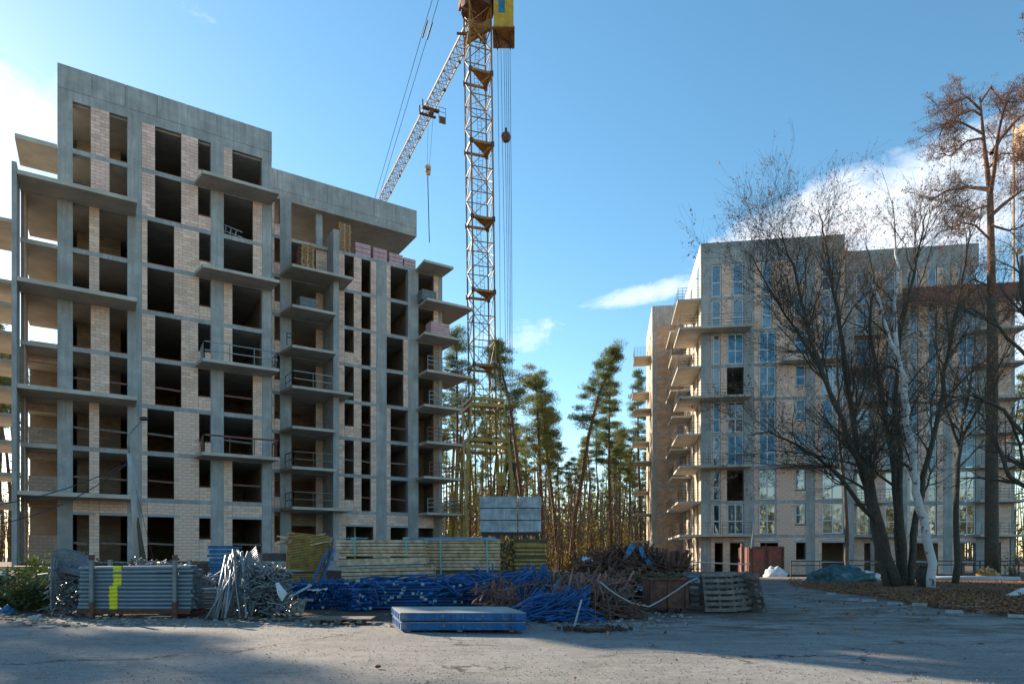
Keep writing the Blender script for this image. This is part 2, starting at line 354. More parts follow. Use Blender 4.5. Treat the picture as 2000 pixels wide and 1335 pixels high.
# ---------------------------------------------------------------- blockwork
UB = MB().box((0, 0, 0), (1, 1, 1)); 
class Blocks:
    """collects every building block of one building; the 300 that show largest become parts, the rest one stuff part"""
    def __init__(s): s.b = []; s.core = MB()
    def wall(s, fr, u0, u1, v, z0, z1, th=.28, m=0, bw=.5, bh=.2, pr=1.0):
        if u1-u0 < .05 or z1-z0 < .05: return
        g = .013
        s.core.fbox(fr, u0+.006, u1-.006, v+.022, v+th, z0, z1)
        n = max(1, round((z1-z0)/bh)); hh = (z1-z0)/n
        for j in range(n):
            u = u0-(0 if j % 2 else bw/2); 
            while u < u1-.02:
                a = max(u, u0); b = min(u+bw, u1)
                if u1-b < .1: b = u1
                if b-a > .09: s.b.append((fr, a+g*.6, b-g*.6, v+random.uniform(-.007, .005), v+.06, z0+j*hh+g*.6, z0+(j+1)*hh-g*.6, m, pr))
                if b == u1: break
                u += bw
    def finish(s, parent, mats, eye=(0, 0, 1.6)):
        s.core.build('mortar_core', mortar, parent, kind='stuff')
        def key(q):
            fr, a, b, v0, v1, z0, z1, m, pr = q
            p = fr.pt((a+b)/2, v0, (z0+z1)/2); d = p-Vector(eye); c = abs((d.x*fr.n.x+d.y*fr.n.y))/d.length
            return -(b-a)*(z1-z0)*c/d.length_squared*pr
        s.b.sort(key=key)
        me = {}
        for i, mt in enumerate(mats):
            mm = bpy.data.meshes.new('block'); mm.from_pydata(UB.v, [], UB.f); mm.materials.append(mt); me[i] = mm
        base = ROOT[parent.name]
        for fr, a, b, v0, v1, z0, z1, m, pr in s.b[:300]:
            c = fr.pt((a+b)/2, (v0+v1)/2, (z0+z1)/2)-base
            inst('block', me[m], parent, c, (0, 0, atan2(fr.a.y, fr.a.x)), (b-a, v1-v0, z1-z0))
        for i, mt in enumerate(mats):
            q = MB()
            for fr, a, b, v0, v1, z0, z1, m, pr in s.b[300:]:
                if m == i: q.fbox(fr, a, b, v0, v1, z0, z1)
            if q.f: q.build('blockwork', mt, parent, kind='stuff')

def railing(fr, pts, z, hts, parent, m, n_post=3, r=.025, flat=False, posts=True):
    """guard rail along (u,v) points"""
    q = MB()
    for h in hts:
        for (a, b) in zip(pts[:-1], pts[1:]):
            j = random.uniform(-.03, .03)
            q.bar(fr.pt(a[0], a[1], z+h), fr.pt(b[0], b[1], z+h+j), r*1.2, r*(4 if flat else 2))
    if posts:
        for (a, b) in zip(pts[:-1], pts[1:]):
            for k in range(n_post+1):
                t = k/n_post; u = a[0]+(b[0]-a[0])*t; v = a[1]+(b[1]-a[1])*t
                q.bar(fr.pt(u, v, z), fr.pt(u, v, z+max(hts)+.03), r*1.6)
    return q.build('railing', m, parent)

# ================================================================= left building
FL = Fr((X(160, 40.4), 40.4), (2080, 1300))
LZ = [26.15+2.985*(1-k) for k in range(9)]      # top of floor slab k, roof = 0
G0 = 1.25                                       # ground floor level
ST = .25
left = thing('unfinished_apartment_building', 'large unfinished concrete and block apartment building without windows on the left', 'building', FL.pt(12, 5, 0))
BL = Blocks()
def uL(px, v=0): return FL.u(px, v)
VE = 4.6; UFR = 26.45
# parapets with formwork panel joints
def parapet(fr, u0, u1, v, z0, z1, th, parent, n=6, ret=None):
    q = MB(); q.fbox(fr, u0+.01, u1-.01, v+.03, v+th, z0+.02, z1-.01)
    w = (u1-u0)/n
    for k in range(n):
        a = u0+k*w+(.025 if k else 0); b = u0+(k+1)*w-(.025 if k < n-1 else 0)
        q.fbox(fr, a, b, v+random.uniform(0, .006), v+.05, z0+.62, z1); q.fbox(fr, a+(.4 if k else 0), b+(.4-.02 if k < n-1 else 0), v+random.uniform(.004, .01), v+.05, z0, z0+.585)
    return q.build('parapet', concrete, parent)
uA, uM, uR = uL(112), uL(531), uL(814, VE)
uM2 = uL(531, VE)
parapet(FL, uA, uM, 0, LZ[0]-.12, 31.05, .25, left, 7)
parapet(FL, uM2-1.5, uR, VE, LZ[0]-.12, 31.15, .25, left, 7)
q = MB(); q.fbox(FL, uA, uA+.25, .27, 13, LZ[0]-.1, 31.05); q.build('parapet', concrete, left)
q = MB(); q.fbox(FL, uR-.25, uR, VE+.27, 24, LZ[0]-.1, 31.15); q.build('parapet', concrete, left)
q = MB(); q.fbox(FL, uM, uR-.26, 23.75, 24, LZ[0]-.1, 31.1); q.build('parapet', concrete, left)  # rear parapet out of view, added for its shade on the mast
q = MB(); q.fbox(FL, uM+4, uR-.6, 18.5, 23.5, LZ[0]+.06, 36.0); q.build('mast_shade_block', concrete, left)  # unseen block added on the roof to shade the crane mast
# floor slabs
for k in range(9):
    zt = LZ[k]
    if k == 0:
        MB().fbox(FL, uA, uM, .28, 13.5, zt-.2, zt+.05).build('roof_slab', slabm, left)
        MB().fbox(FL, uM+.003, uR, VE+.02, 24, zt-.2, zt+.05).build('roof_slab', slabm, left)
    else:
        s = MB().fbox(FL, uA, uM, .03, 13.5, zt-ST, zt)
        s.build('floor_slab', slabm, left)
        MB().fbox(FL, uM+.003, UFR, VE+.03, 24, zt-ST, zt).build('floor_slab', slabm, left)
MB().fbox(FL, uL(33), UFR, .4, 24, 0, G0).build('plinth', concrete, left)
# columns, front plane (px pairs), continuous
def col(px0, px1, v=0., z0=G0-.3, z1=None, d=.5, fr=FL, f=uL, parent=left, m=concrete):
    z1 = LZ[0] if z1 is None else z1
    return MB().fbox(fr, f(px0, v), f(px1, v), v-.015, v+d, z0, z1).build('column', m, parent)
col(112, 142); col(249, 277); col(412, 437); col(512, 530.5)
col(547, 569, VE); col(735, 755, VE, z1=LZ[1]); col(797, 817, VE, z1=LZ[1])
col(651, 662, VE-1.4, z1=LZ[1]+.9, d=1.9)
# edge beams on the façade
for k in range(1, 9):
    for a, b, v in ((142, 249, 0), (277, 412, 0), (437, 512, 0), (531, 547, VE), (662, 735, VE), (755, 797, VE)):
        MB().fbox(FL, uL(a, v)+.004, uL(b, v)-.004, v-.01, v+.3, LZ[k]-ST-.02, LZ[k]+.004).build('edge_beam', concrete, left)
# storeys: (px0, px1, type)
T = {}
AB1 = [(142, 177, 'o'), (177, 214, 'b'), (214, 249, 'o')]; AB2 = [(142, 174, 'o'), (174, 194, 'b'), (194, 249, 'o')]
B1 = [(277, 303, 'b'), (303, 354, 'o'), (354, 387, 'b'), (387, 412, 'w')]; B2 = [(277, 288, 'b'), (288, 340, 'o'), (340, 389, 'b'), (389, 412, 'w')]
Cc1 = [(437, 454, 'b'), (454, 512, 'o')]; Cc2 = [(437, 494, 'o'), (494, 512, 'b')]
rows = [(AB1, B1, Cc1), (AB1, B1, Cc2), (AB2, B2, Cc2), (AB2, B2, Cc1), (AB1, B1, Cc1), (AB1, B1, Cc2), (AB2, B2, Cc2), (AB2, B2, Cc1), (AB2, B2, Cc1)]
EW = [(531, 536, 'b'), (536, 547, 'w'), (662, 673, 'b'), (673, 691, 'W'), (691, 706, 'b'), (706, 724, 'o'), (724, 735, 'b')]
Ea = [(755, 763, 'b'), (763, 797, 'o')]; Eb = [(755, 788, 'o'), (788, 797, 'b')]
class Sep:
    def __init__(s, n, m, p): s.n, s.m, s.p = n, m, p
    def fbox(s, *a): MB().fbox(*a).build(s.n, s.m, s.p)
sillq = Sep('sill_course', brickred, left); lintq = Sep('lintel', lintelm, left)
for s_, trip in enumerate(rows):
    zt = LZ[s_]-(ST if s_ else .12); zb = LZ[s_+1] if s_ < 8 else G0
    spec = [(x, 0) for r in trip for x in r]
    if s_ >= 1: spec += [(x, VE) for x in (EW if s_ < 8 else [(531, 536, 'b'), (536, 547, 'w'), (662, 676, 'b'), (676, 729, 'o'), (729, 735, 'b')])]
    else: spec += [((531, 536, 'b'), VE), ((536, 547, 'w'), VE)]
    if s_ >= 1: spec += [(x, VE) for x in (Ea if s_ in (1, 2, 5, 6, 7, 8) else Eb)]
    for (a, b, t), v in spec:
        u0, u1 = uL(a, v), uL(b, v); mi = 1 if s_ in (0, 1) else 0
        if s_ == 8 and t in 'ow' and a > 140 and (a, b) != (536, 547):
            zl = 4.1 if v == 0 else 4.0
            lintq.fbox(FL, u0-(.35 if a > 280 else 0), u1+(.35 if b < 400 else 0), v-.02, v+.2, zl, zl+.14)
            BL.wall(FL, u0, u1, v, zl+.145, zt, m=0)
        if t == 'b': BL.wall(FL, u0, u1, v, zb, zt, m=mi)
        elif t in 'wW' and (t == 'w' or s_ in (1, 3, 5, 7)):
            h = .92 if s_ < 8 else 1.5
            BL.wall(FL, u0, u1, v, zb, zb+h-.06, m=mi); sillq.fbox(FL, u0, u1, v-.03, v+.28, zb+h-.06, zb+h)
        if t in 'oW' and s_ >= 5 and not (t == 'W' and s_ % 2) and a < 800:
            MB().bar(FL.pt(u0+.02, v+.12, zb+1.15), FL.pt(u1-.02, v+.12, zb+1.1+random.uniform(-.05, .05)), .04, .12).build('guard_rail', redbr if s_ % 2 else woodgr, left)
        if t == 'o' and s_ < 8: sillq.fbox(FL, u0, u1, v, v+.1, zb, zb+.05)
# inner D loggia (px 570-650) recessed
vD = VE+.25
for s_ in range(1, 9):
    zt = LZ[s_]-ST; zb = LZ[s_+1] if s_ < 8 else G0
    a, b = uL(617, vD+1.2), uL(650, vD)
    BL.wall(FL, a, b, vD+1.2, zb, zt, m=0)
    if s_ == 8: BL.wall(FL, uL(569, vD+1.2), a, vD+1.2, 4.0, zt, m=2)
    MB().fbox(FL, uL(643, VE)-.1, uL(651, VE), VE-.2, VE+1.4, zb, zt).build('column', concrete, left)
MB().fbox(FL, uL(622, VE), uL(634, VE), VE+.6, VE+1.0, LZ[1], LZ[0]-.2).build('column', concrete, left)
BL.wall(FL, uL(617, VE+.3), uL(648, VE), VE+.3, LZ[2], LZ[1]+.1, m=0)
# interior partitions and rear wall
for s_ in range(9):
    zt = LZ[s_]-(ST if s_ else .2); zb = LZ[s_+1] if s_ < 8 else G0
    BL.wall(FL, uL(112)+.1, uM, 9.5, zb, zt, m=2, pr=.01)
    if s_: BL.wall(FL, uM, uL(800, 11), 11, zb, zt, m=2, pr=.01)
    FS = Fr(tuple(FL.pt(uL(249)-.3, 0, 0)[:2]), (FL.n.x, FL.n.y)); 
    for k, (px, v0, v1, st_) in enumerate(((264, .6, 9, 0), (373, .6, 9, 0), (521, .8, 8, 0), (655, VE+1.5, 11, 1), (698, VE+.6, 11, 1), (745, VE+.6, 11, 1), (808, VE+.6, 11, 1))):
        if s_ < st_: continue
        u = uL(px, 0 if k < 3 else VE)
        MB().fbox(FL, u-.06, u+.06, v0, v1, zb, zt).build('partition_wall', blockbr, left)  # partitions put in behind the piers to block light through the rooms
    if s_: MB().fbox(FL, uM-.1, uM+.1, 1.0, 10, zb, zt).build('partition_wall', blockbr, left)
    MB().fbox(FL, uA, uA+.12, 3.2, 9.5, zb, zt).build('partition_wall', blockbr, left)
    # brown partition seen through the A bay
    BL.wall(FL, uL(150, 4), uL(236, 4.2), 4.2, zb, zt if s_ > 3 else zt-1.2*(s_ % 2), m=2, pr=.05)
# left wing: deep balconies with warm soffits, back wall with strip opening, end wall
uF = uL(22.5, -1.9); uG = uL(33, -1.9)
MB().fbox(FL, uF, uG-.01, -1.92, .02, 0, LZ[2]+.42).build('end_column', concrete, left)
for s_ in range(1, 9):
    zt = LZ[s_]-ST; zb = LZ[s_+1] if s_ < 8 else 0
    a, b = uG+.02, uA-.02
    if s_ == 1:
        continue
    W_ = Fr(tuple(FL.pt(a+.2, .05, 0)[:2]), (FL.n.x, FL.n.y)); BL.wall(W_, 0, 2.2, .0, zb, zt, m=0, th=.2, pr=.4)
    BL.wall(FL, a+.2, b, 2.25, zb, zb+(.5 if s_ < 6 else 1.3 if s_ < 8 else 2.9), m=0)
    if s_ >= 5: BL.wall(FL, a+.2, b, 2.25, zt-.4, zt, m=0)
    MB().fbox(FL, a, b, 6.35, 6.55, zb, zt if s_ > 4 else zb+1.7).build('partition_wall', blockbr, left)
MB().fbox(FL, uL(28.5), uA-.02, -.01, 3.3, LZ[1]-ST, LZ[1]).build('balcony_slab', slabm, left)
for k in range(2, 9):
    if k % 2 == 0:
        v = -1.95; a = uL(33, v); b = uL(268, v)
        MB().fbox(FL, uG+.003, b, v, -.02, LZ[k]-ST+.02, LZ[k]+.01).build('balcony_slab', slabm, left)
    MB().fbox(FL, uG+.0, uA-.02, .03, 6.6, LZ[k]-ST, LZ[k]).build('balcony_slab', slabm, left)
# C balconies, D balconies, F balconies
for k in (1, 3, 5, 7):
    v = -1.75; a, b = uL(396, v), uL(546, v)
    s = MB().hexa([tuple(FL.pt(*p)) for p in ((a,v,LZ[k]-.2),(b,v,LZ[k]-.2),(b-.15,-.02,LZ[k]-.2),(a-.3,-.02,LZ[k]-.2),(a,v,LZ[k]),(b,v,LZ[k]),(b-.15,-.02,LZ[k]),(a-.3,-.02,LZ[k]))]).build('balcony_slab', slabm, left)
    if k in (5, 7): railing(FL, [(a+.1, -.1), (a+.1, v+.08), (b-.08, v+.08), (b-.1, -.1)], LZ[k], (.55, 1.1) if k == 5 else (1.1,), s, redbr if k == 7 else steel, 3, .03, flat=(k == 7))
for k in range(2, 9):
    v = 2.15 if k < 8 else 2.15
    a, b = uL(571, v), uL(657 if k % 2 else 692, v)
    if k == 2: b = uL(692, v)
    b = uL(657, v) if k not in (2, 5, 8) else uL(690, v)
    s = MB().hexa([tuple(FL.pt(*p)) for p in ((a,v,LZ[k]-.2),(b,v,LZ[k]-.2),(b,VE-.03,LZ[k]-.2),(a-.35,VE-.03,LZ[k]-.2),(a,v,LZ[k]),(b,v,LZ[k]),(b,VE-.03,LZ[k]),(a-.35,VE-.03,LZ[k]))]).build('balcony_slab', slabm, left)
    if k in (5, 7, 8): railing(FL, [(a, VE-.3), (a+.1, v+.08), (uL(650, v), v+.08)], LZ[k], (.55, 1.1), s, woodgr if k != 5 else steel, 2, .03)
    if k == 4: railing(FL, [(a-.3, v+.4), (uL(575, v), v+.3)], LZ[k], (.6, .9), s, darkst, 1, .03)
for k in range(1, 9):
    v = 2.8 if k % 2 == 0 else 2.5
    a = uL(817, VE)+.0; b = uL({1: 886, 2: 925, 3: 900, 4: 921, 5: 901, 6: 903, 7: 901, 8: 902}[k], v)
    s = MB().hexa([tuple(FL.pt(*p)) for p in ((a-(.4 if k % 2 else 0),v,LZ[k]-.2),(b,v,LZ[k]-.2),(b-.15,7.5,LZ[k]-.2),(a,7.5,LZ[k]-.2),(a-(.4 if k % 2 else 0),v,LZ[k]),(b,v,LZ[k]),(b-.15,7.5,LZ[k]),(a,7.5,LZ[k]))]).build('balcony_slab', slabm, left)
    if k >= 4: railing(FL, [(a+.1, v+.08), (b-.1, v+.08), (b-.2, 7)], LZ[k], (.45, .8, 1.15), s, redbr if k in (6, 7) else steel, 3, .03)
    zt = LZ[k]-.2; zb = LZ[k+1] if k < 8 else G0
    BL.wall(FL, uL(847, VE), UFR-.35, VE, zb, zt, m=0 if k < 3 else 2)
    MB().fbox(FL, UFR-.34, UFR, VE-.02, VE+.6, zb, zt).build('column', concrete, left)
    MB().fbox(FL, uL(817, VE), UFR-.3, VE+3.2, VE+3.4, zb, zt).build('partition_wall', blockbr, left); MB().fbox(FL, UFR-.25, UFR-.02, VE+.62, 20, zb, zt).build('partition_wall', blockbr, left)
    if k == 8: BL.wall(FL, uL(817, VE), uL(847, VE), VE, 4.0, zt, m=0)
# far left wing
for i, y in enumerate((459, 520, 573, 615, 668, 720, 770, 820, 870, 930, 985)):
    z = EYE+(HZ-y)*44/F
    if i in (1,): continue
    p_ = FL.pt(FL.u(23, 4.2)-1.05, 6.2 if i % 2 else 6.6, z-.12); MB().box(p_, (2.1, 4.2 if i % 2 else 5.0, .22), atan2(FL.a.y, FL.a.x)).build('balcony_slab', slabm, left)
BL.finish(left, [blockm, blockpink, blockbr])

# ================================================================= right building
FR = Fr((X(1369, 58.75), 58.75), (8800, -1300))
RZ = [24.34+2.985*(1-k) for k in range(9)]
right = thing('glazed_apartment_building', 'unfinished block apartment building with glazed windows and projecting slabs on the right', 'building', FR.pt(12, 5, 0))
BR = Blocks()
def uR_(px, v=0): return FR.u(px, v)
VR = 3.6; rM = uR_(1650); rE = uR_(1912, VR); rF = uR_(1992, VR)
SIDE = 15.0
parapet(FR, 0, rM, 0, RZ[0]-.1, 29.15, .25, right, 5)
parapet(FR, rM-1, rE, VR, RZ[0]-.1, 29.2, .25, right, 5)
sidef = mat('sunlit_side_render', (.66, .57, .45), .8, .1, 2)  # lighter colour carries the sunlight on this side of the building
MB().fbox(FR, -.02, .26, .27, SIDE+.5, RZ[1]+.0, 29.15).build('side_wall', sidef, right)
MB().fbox(FR, rE-.25, rE, VR+.27, 14, RZ[0]-.1, 29.2).build('parapet', concrete, right)
for k in range(9):
    zt = RZ[k]
    MB().fbox(FR, .27 if k < 2 else .02, rM, .28 if k == 0 else .03, SIDE, zt-(.2 if k == 0 else .25), zt).build('floor_slab' if k else 'roof_slab', slabm, right)
    MB().fbox(FR, rM+.003, rE if k == 0 else rF-1.5, VR+.28 if k == 0 else VR+.03, SIDE, zt-.25, zt).build('floor_slab' if k else 'roof_slab', slabm, right)
def colR(a, b, v=0., z0=-.1, z1=None, d=.5): return MB().fbox(FR, uR_(a, v), uR_(b, v), v-.015, v+d, z0, RZ[0] if z1 is None else z1).build('column', concrete, right)
MB().fbox(FR, 0, uR_(1389), -.015, .5, -.1, RZ[0]).build('column', concrete, right)
colR(1453, 1473); colR(1574, 1592); colR(1650, 1668, 0)
colR(1762, 1772, VR); colR(1842, 1860, VR); colR(1906, 1926, VR, z1=RZ[1]); colR(1700, 1708, VR)
sky_pale = mat('pale_sky_pane', (.10, .26, .36), .2, .3, 1.5, (.02, .1, .15), .6, spec=1.0)  # paler pane with the sky reflection painted in
glass2 = glass.copy(); glass2.node_tree.nodes['Principled BSDF'].inputs['Base Color'].default_value = (.10, .12, .12, 1); glass2.node_tree.nodes['Principled BSDF'].inputs['Coat IOR'].default_value = 1.8
def window(u0, u1, v, z0, z1, m, parts=2):
    f = MB(); t = .09; w_ = u1-u0
    o = .03
    for a, b, c, d in ((u0+o, u1-o, z0+o, z0+o+t), (u0+o, u1-o, z1-o-t, z1-o)): f.fbox(FR, a, b, v+.08, v+.17, c, d)
    n = parts
    for k in range(n+1):
        c = u0+o+(w_-2*o-t)*k/n; f.fbox(FR, c, c+t, v+.075, v+.165, z0+o+t, z1-o-t)
    zm = z0+(z1-z0)*.42
    f.fbox(FR, u0+o+t, u1-o-t, v+.085, v+.16, zm, zm+t)
    wn_ = f.build('window', winframe, right)
    p = MB(); p.fbox(FR, u0+o+.02, u1-o-.02, v+.115, v+.135, z0+.05, z1-.05); p.build('pane', m, wn_)
W0 = [(1389, 1409, 'w'), (1409, 1430, 'b'), (1430, 1453, 'w'), (1473, 1488, 'b'), (1488, 1508, 'w'), (1508, 1550, 'b'), (1550, 1573, 's'), (1592, 1605, 'b'), (1605, 1640, 'w'), (1640, 1650, 'b')]
W1 = [(1389, 1392, 'b'), (1392, 1407, 'w'), (1407, 1420, 'b'), (1420, 1453, 'w'), (1473, 1482, 'b'), (1482, 1516, 'w'), (1516, 1553, 'b'), (1553, 1574, 's'), (1592, 1605, 'b'), (1605, 1648, 'w'), (1648, 1650, 'b')]
WE = [(1668, 1672, 'b'), (1672, 1700, 'w'), (1708, 1728, 'b'), (1728, 1750, 'w'), (1750, 1762, 'b'), (1772, 1776, 'b'), (1776, 1793, 'w'), (1793, 1812, 'b'), (1812, 1830, 'w'), (1830, 1842, 'b'), (1860, 1872, 'b'), (1872, 1906, 'w'),
      (1926, 1937, 'b'), (1937, 1950, 'w'), (1950, 1975, 'b')]
WEg = [(1668, 1688, 'b'), (1688, 1722, 'o'), (1722, 1762, 'b'), (1772, 1785, 'b'), (1785, 1832, 'o'), (1832, 1842, 'b'), (1860, 1872, 'b'), (1872, 1906, 'o'), (1926, 1945, 'b'), (1945, 1955, 'o'), (1955, 1972, 'b')]
W8 = [(1389, 1396, 'b'), (1396, 1412, 'o'), (1412, 1426, 'b'), (1426, 1453, 'o'), (1473, 1485, 'b'), (1485, 1520, 'o'), (1520, 1555, 'b'), (1555, 1574, 's'), (1592, 1605, 'b'), (1605, 1650, 'o')]
lint = Sep('lintel', lintelm, right); sil = Sep('sill_course', brickred, right)
for s_ in range(9):
    zt = RZ[s_]-(.25 if s_ else .1); zb = RZ[s_+1] if s_ < 8 else 0
    for sp, v in ((W0 if s_ in (0, 1) else W1 if s_ < 8 else W8, 0), (WE if s_ < 8 else WEg, VR)):
        for a, b, t in sp:
            if s_ == 0 and a > 1906: continue
            u0, u1 = uR_(a, v), uR_(b, v)
            if s_ == 8 and t in 'os':
                lint.fbox(FR, u0-.15, u1+.1, v-.02, v+.2, 2.75, 2.88); BR.wall(FR, u0, u1, v, 2.885, zt, m=0)
                if t == 's': BR.wall(FR, u0, u1, v, zb, 1.3, m=0)
                if a > 1590: MB().bar(FR.pt(u0, v+.1, 1.1), FR.pt(u1, v+.1, 1.1), .05, .14).build('guard_rail', lintelm, right)
                continue
            if t == 'b': BR.wall(FR, u0, u1, v, zb, zt, m=0)
            elif t in 'ws':
                z0 = zb if t == 'w' else zb+.85
                if t == 's': BR.wall(FR, u0, u1, v, zb, z0-.05, m=0); sil.fbox(FR, u0, u1, v-.03, v+.25, z0-.05, z0)
                sky_tinted = (s_ in (2, 3, 4, 5) and random.random() < .7)
                if random.random() < .05 and s_ > 0: continue
            window(u0, u1, v, z0+.02, zt, random.choice((film, film, sky_pale)) if sky_tinted else random.choice((glass, glass, glass2)), 2 if b-a > 28 else 1)
    if s_:
        for a, b, v in ((1389, 1453, 0), (1473, 1574, 0), (1592, 1650, 0), (1668, 1700, VR), (1708, 1762, VR), (1772, 1842, VR), (1860, 1906, VR), (1926, 1976, VR)):
            MB().fbox(FR, uR_(a, v)+.004, uR_(b, v)-.004, v-.01, v+.28, RZ[s_]-.27, RZ[s_]+.004).build('edge_beam', concrete, right)
    MB().fbox(FR, .3, rM, 6, 6.15, zb, zt).build('partition_wall', blockbr, right)
    MB().fbox(FR, rM, rF-2, VR+5, VR+5.15, zb, zt).build('partition_wall', blockbr, right)
    for px in (1415, 1500, 1590): MB().fbox(FR, uR_(px)-.06, uR_(px)+.06, .8, 6, zb, zt).build('partition_wall', blockbr, right)
    # side wall, a few openings and pilasters
    FRs = Fr(tuple(FR.pt(0, SIDE, 0)[:2]), (-FR.n.x, -FR.n.y))   # runs from the back to the front along the side, faces left
    if s_ > 0:
        # u from 0 (back) to SIDE (front corner)
        for a, b, t in ((0, 2.2, 'b'), (2.2, 3.4, 'w'), (3.4, 5.6, 'b'), (5.6, 7.2, 'w'), (7.2, 9.4, 'b'), (9.4, 10.6, 'w'), (10.6, 12.2, 'b'), (12.2, 13.6, 'w'), (13.6, 14.48, 'b')):
            if t == 'b': BR.wall(FRs, a, b, .0, zb, zt, m=3, pr=.3)
            else:
                MB().fbox(FRs, a, b, .14, .16, zb, zt).build('pane', glass, right)
                f = MB(); f.fbox(FRs, a, a+.08, .08, .17, zb, zt); f.fbox(FRs, b-.08, b, .08, .17, zb, zt); f.fbox(FRs, (a+b)/2-.04, (a+b)/2+.04, .08, .17, zb, zt); f.build('window_frame', winframe, right)
# windows high in the smooth side wall
for v0, v1 in ((1.0, 2.2), (6, 7.4), (10, 11.2)):
    f = MB(); f.fbox(FR, -.06, -.025, v0, v1, RZ[1]+.2, RZ[0]+.4); wn_ = f.build('window', winframe, right)
    p = MB(); p.fbox(FR, -.075, -.062, v0+.1, v1-.1, RZ[1]+.3, RZ[0]+.3); p.build('pane', glass, wn_)
# slabs wrapping the corner, with railings
darkrail = mat('dark_railing', (.03, .03, .032), .5, .1, 5)
def slab(fr, u0, u1, v0, v1, z, parent, rail=None, t=.18):
    s = MB().fbox(fr, u0, u1, v0, v1, z-t, z+.006).build('balcony_slab', slabm, parent)
    if rail: railing(fr, rail, z, (.25, .5, .75, 1.0), s, darkrail, 5, .014)
    return s
for k in (1, 3, 5, 7): slab(FR, -2.0, -.03, .02, 6.2, RZ[k], right, [(-1.95, 5.9), (-1.95, .1), (-.1, .1)])
for k in (2, 4, 6, 8): slab(FR, -2.0, uR_(1470, -1.5), -1.5, -.03, RZ[k], right, [(-1.95, 3.6), (-1.95, -1.45), (uR_(1468, -1.5), -1.45)]); slab(FR, -2.0, -.03, -.027, 4.0, RZ[k], right)
for k in range(1, 9):
    a, b = (8.3, 14) if k % 2 else (6.7, 10.9)
    slab(FR, -1.9, -.03, a, b, RZ[k]+(0.0 if k % 2 else .004), right, [(-1.85, b-.1), (-1.85, a+.1), (-.1, a+.1)])
# mid loggia slabs (px 1668-1760) and right ones
for k in range(2, 9):
    v = VR-1.6 if k % 2 else VR-1.2
    slab(FR, rM+.4, uR_(1772 if k % 2 == 0 else 1740, v), v, VR-.02, RZ[k], right, [(rM+.5, v+.05), (uR_(1770 if k % 2 == 0 else 1738, v), v+.05)])
    if k in (3, 6): slab(FR, uR_(1530, -1.3), uR_(1650, -1.3), -1.3, -.03, RZ[k], right)
    slab(FR, uR_(1915, VR-1.3), rF, VR-1.3, VR+4, RZ[k]+.01, right, [(uR_(1918, VR-1.3), VR-1.25), (rF-.1, VR-1.25)] if k > 4 else None)
MB().fbox(FR, uR_(1765, VR-1.4), rF+.1, VR-1.4, VR-1.25, RZ[1]-.45, RZ[1]+.75).build('red_brown_fascia', redbr, right, label='red-brown fascia band along the upper right terrace')  # plain red-brown box in front of the terrace slab
MB().fbox(FR, uR_(1765, VR-1.2), rF, VR-1.2, VR+.0, RZ[1]-.44, RZ[1]-.25).build('balcony_slab', slabm, right)
MB().fbox(FR, uR_(1974, VR), uR_(1981, VR), VR, VR+.5, 0, RZ[1]-.5).build('column', concrete, right)
# rear block of the right building
FB = Fr((X(1274, 74), 74.0), (8800, -1300))
kB = Blocks
rb_u1 = 6.0
for k in range(0, 9):
    zt = RZ[k] if k else 29.3
    zb = RZ[k+1] if k < 8 else 0
    if k == 0:
        MB().fbox(FB, 0, rb_u1, 0, .3, RZ[0]-.3, 29.35).build('parapet', concrete, right)
        MB().fbox(FB, -.02, .25, .3, 12, RZ[0]-.3, 29.35).build('parapet', sidef, right)
        MB().fbox(FB, .3, rb_u1, .3, 12, RZ[0]-.3, RZ[0]).build('roof_slab', slabm, right)
        zt = RZ[0]-.3
    BR.wall(FB, .5, rb_u1, .02, zb, zt-.25 if k else zt, m=2, pr=.6)
    MB().fbox(FB, .0, rb_u1, -.01, .3, zt-.24 if k else zt-.01, zt).build('edge_beam', concrete, right)
    MB().fbox(FB, 0, .5, .0, .5, zb, zt-.25 if k else zt).build('column', concrete, right)
    FBs = Fr(tuple(FB.pt(0, 12, 0)[:2]), (-FB.n.x, -FB.n.y))
    for a, b, t in ((0, 3, 'b'), (3.6, 6, 'b'), (6.8, 9, 'b'), (9.8, 11.5, 'b')): BR.wall(FBs, a, b, 0, zb, zt-.25, m=3, pr=.3)
    MB().fbox(FBs, 0, 11.5, .3, .4, zb, zt-.25).build('partition_wall', blockbr, right)
    if k:
        MB().fbox(FB, .02, rb_u1, .3, 12, RZ[k]-.25, RZ[k]-.01).build('floor_slab', slabm, right)
        a, b = (1.6, 5.2) if k % 2 else (6.2, 10)
        slab(FB, -1.95, -.04, a, b, RZ[k], right, [(-1.9, b), (-1.9, a+.1), (-.1, a+.1)])
MB().fbox(FB, 4.05, 4.55, -1.2, -.02, 0, RZ[5]).build('column', concrete, right)
BR.finish(right, [blockm, blockpink, mat('peach_block', (.55, .375, .25), .9, .14, 1.5, (.36, .23, .15), .5, .3, 40, island=.18), mat('sunlit_side_block', (.66, .55, .42), .9, .1, 2.5, island=.12)])  # side blocks coloured lighter to stand for sun on that face
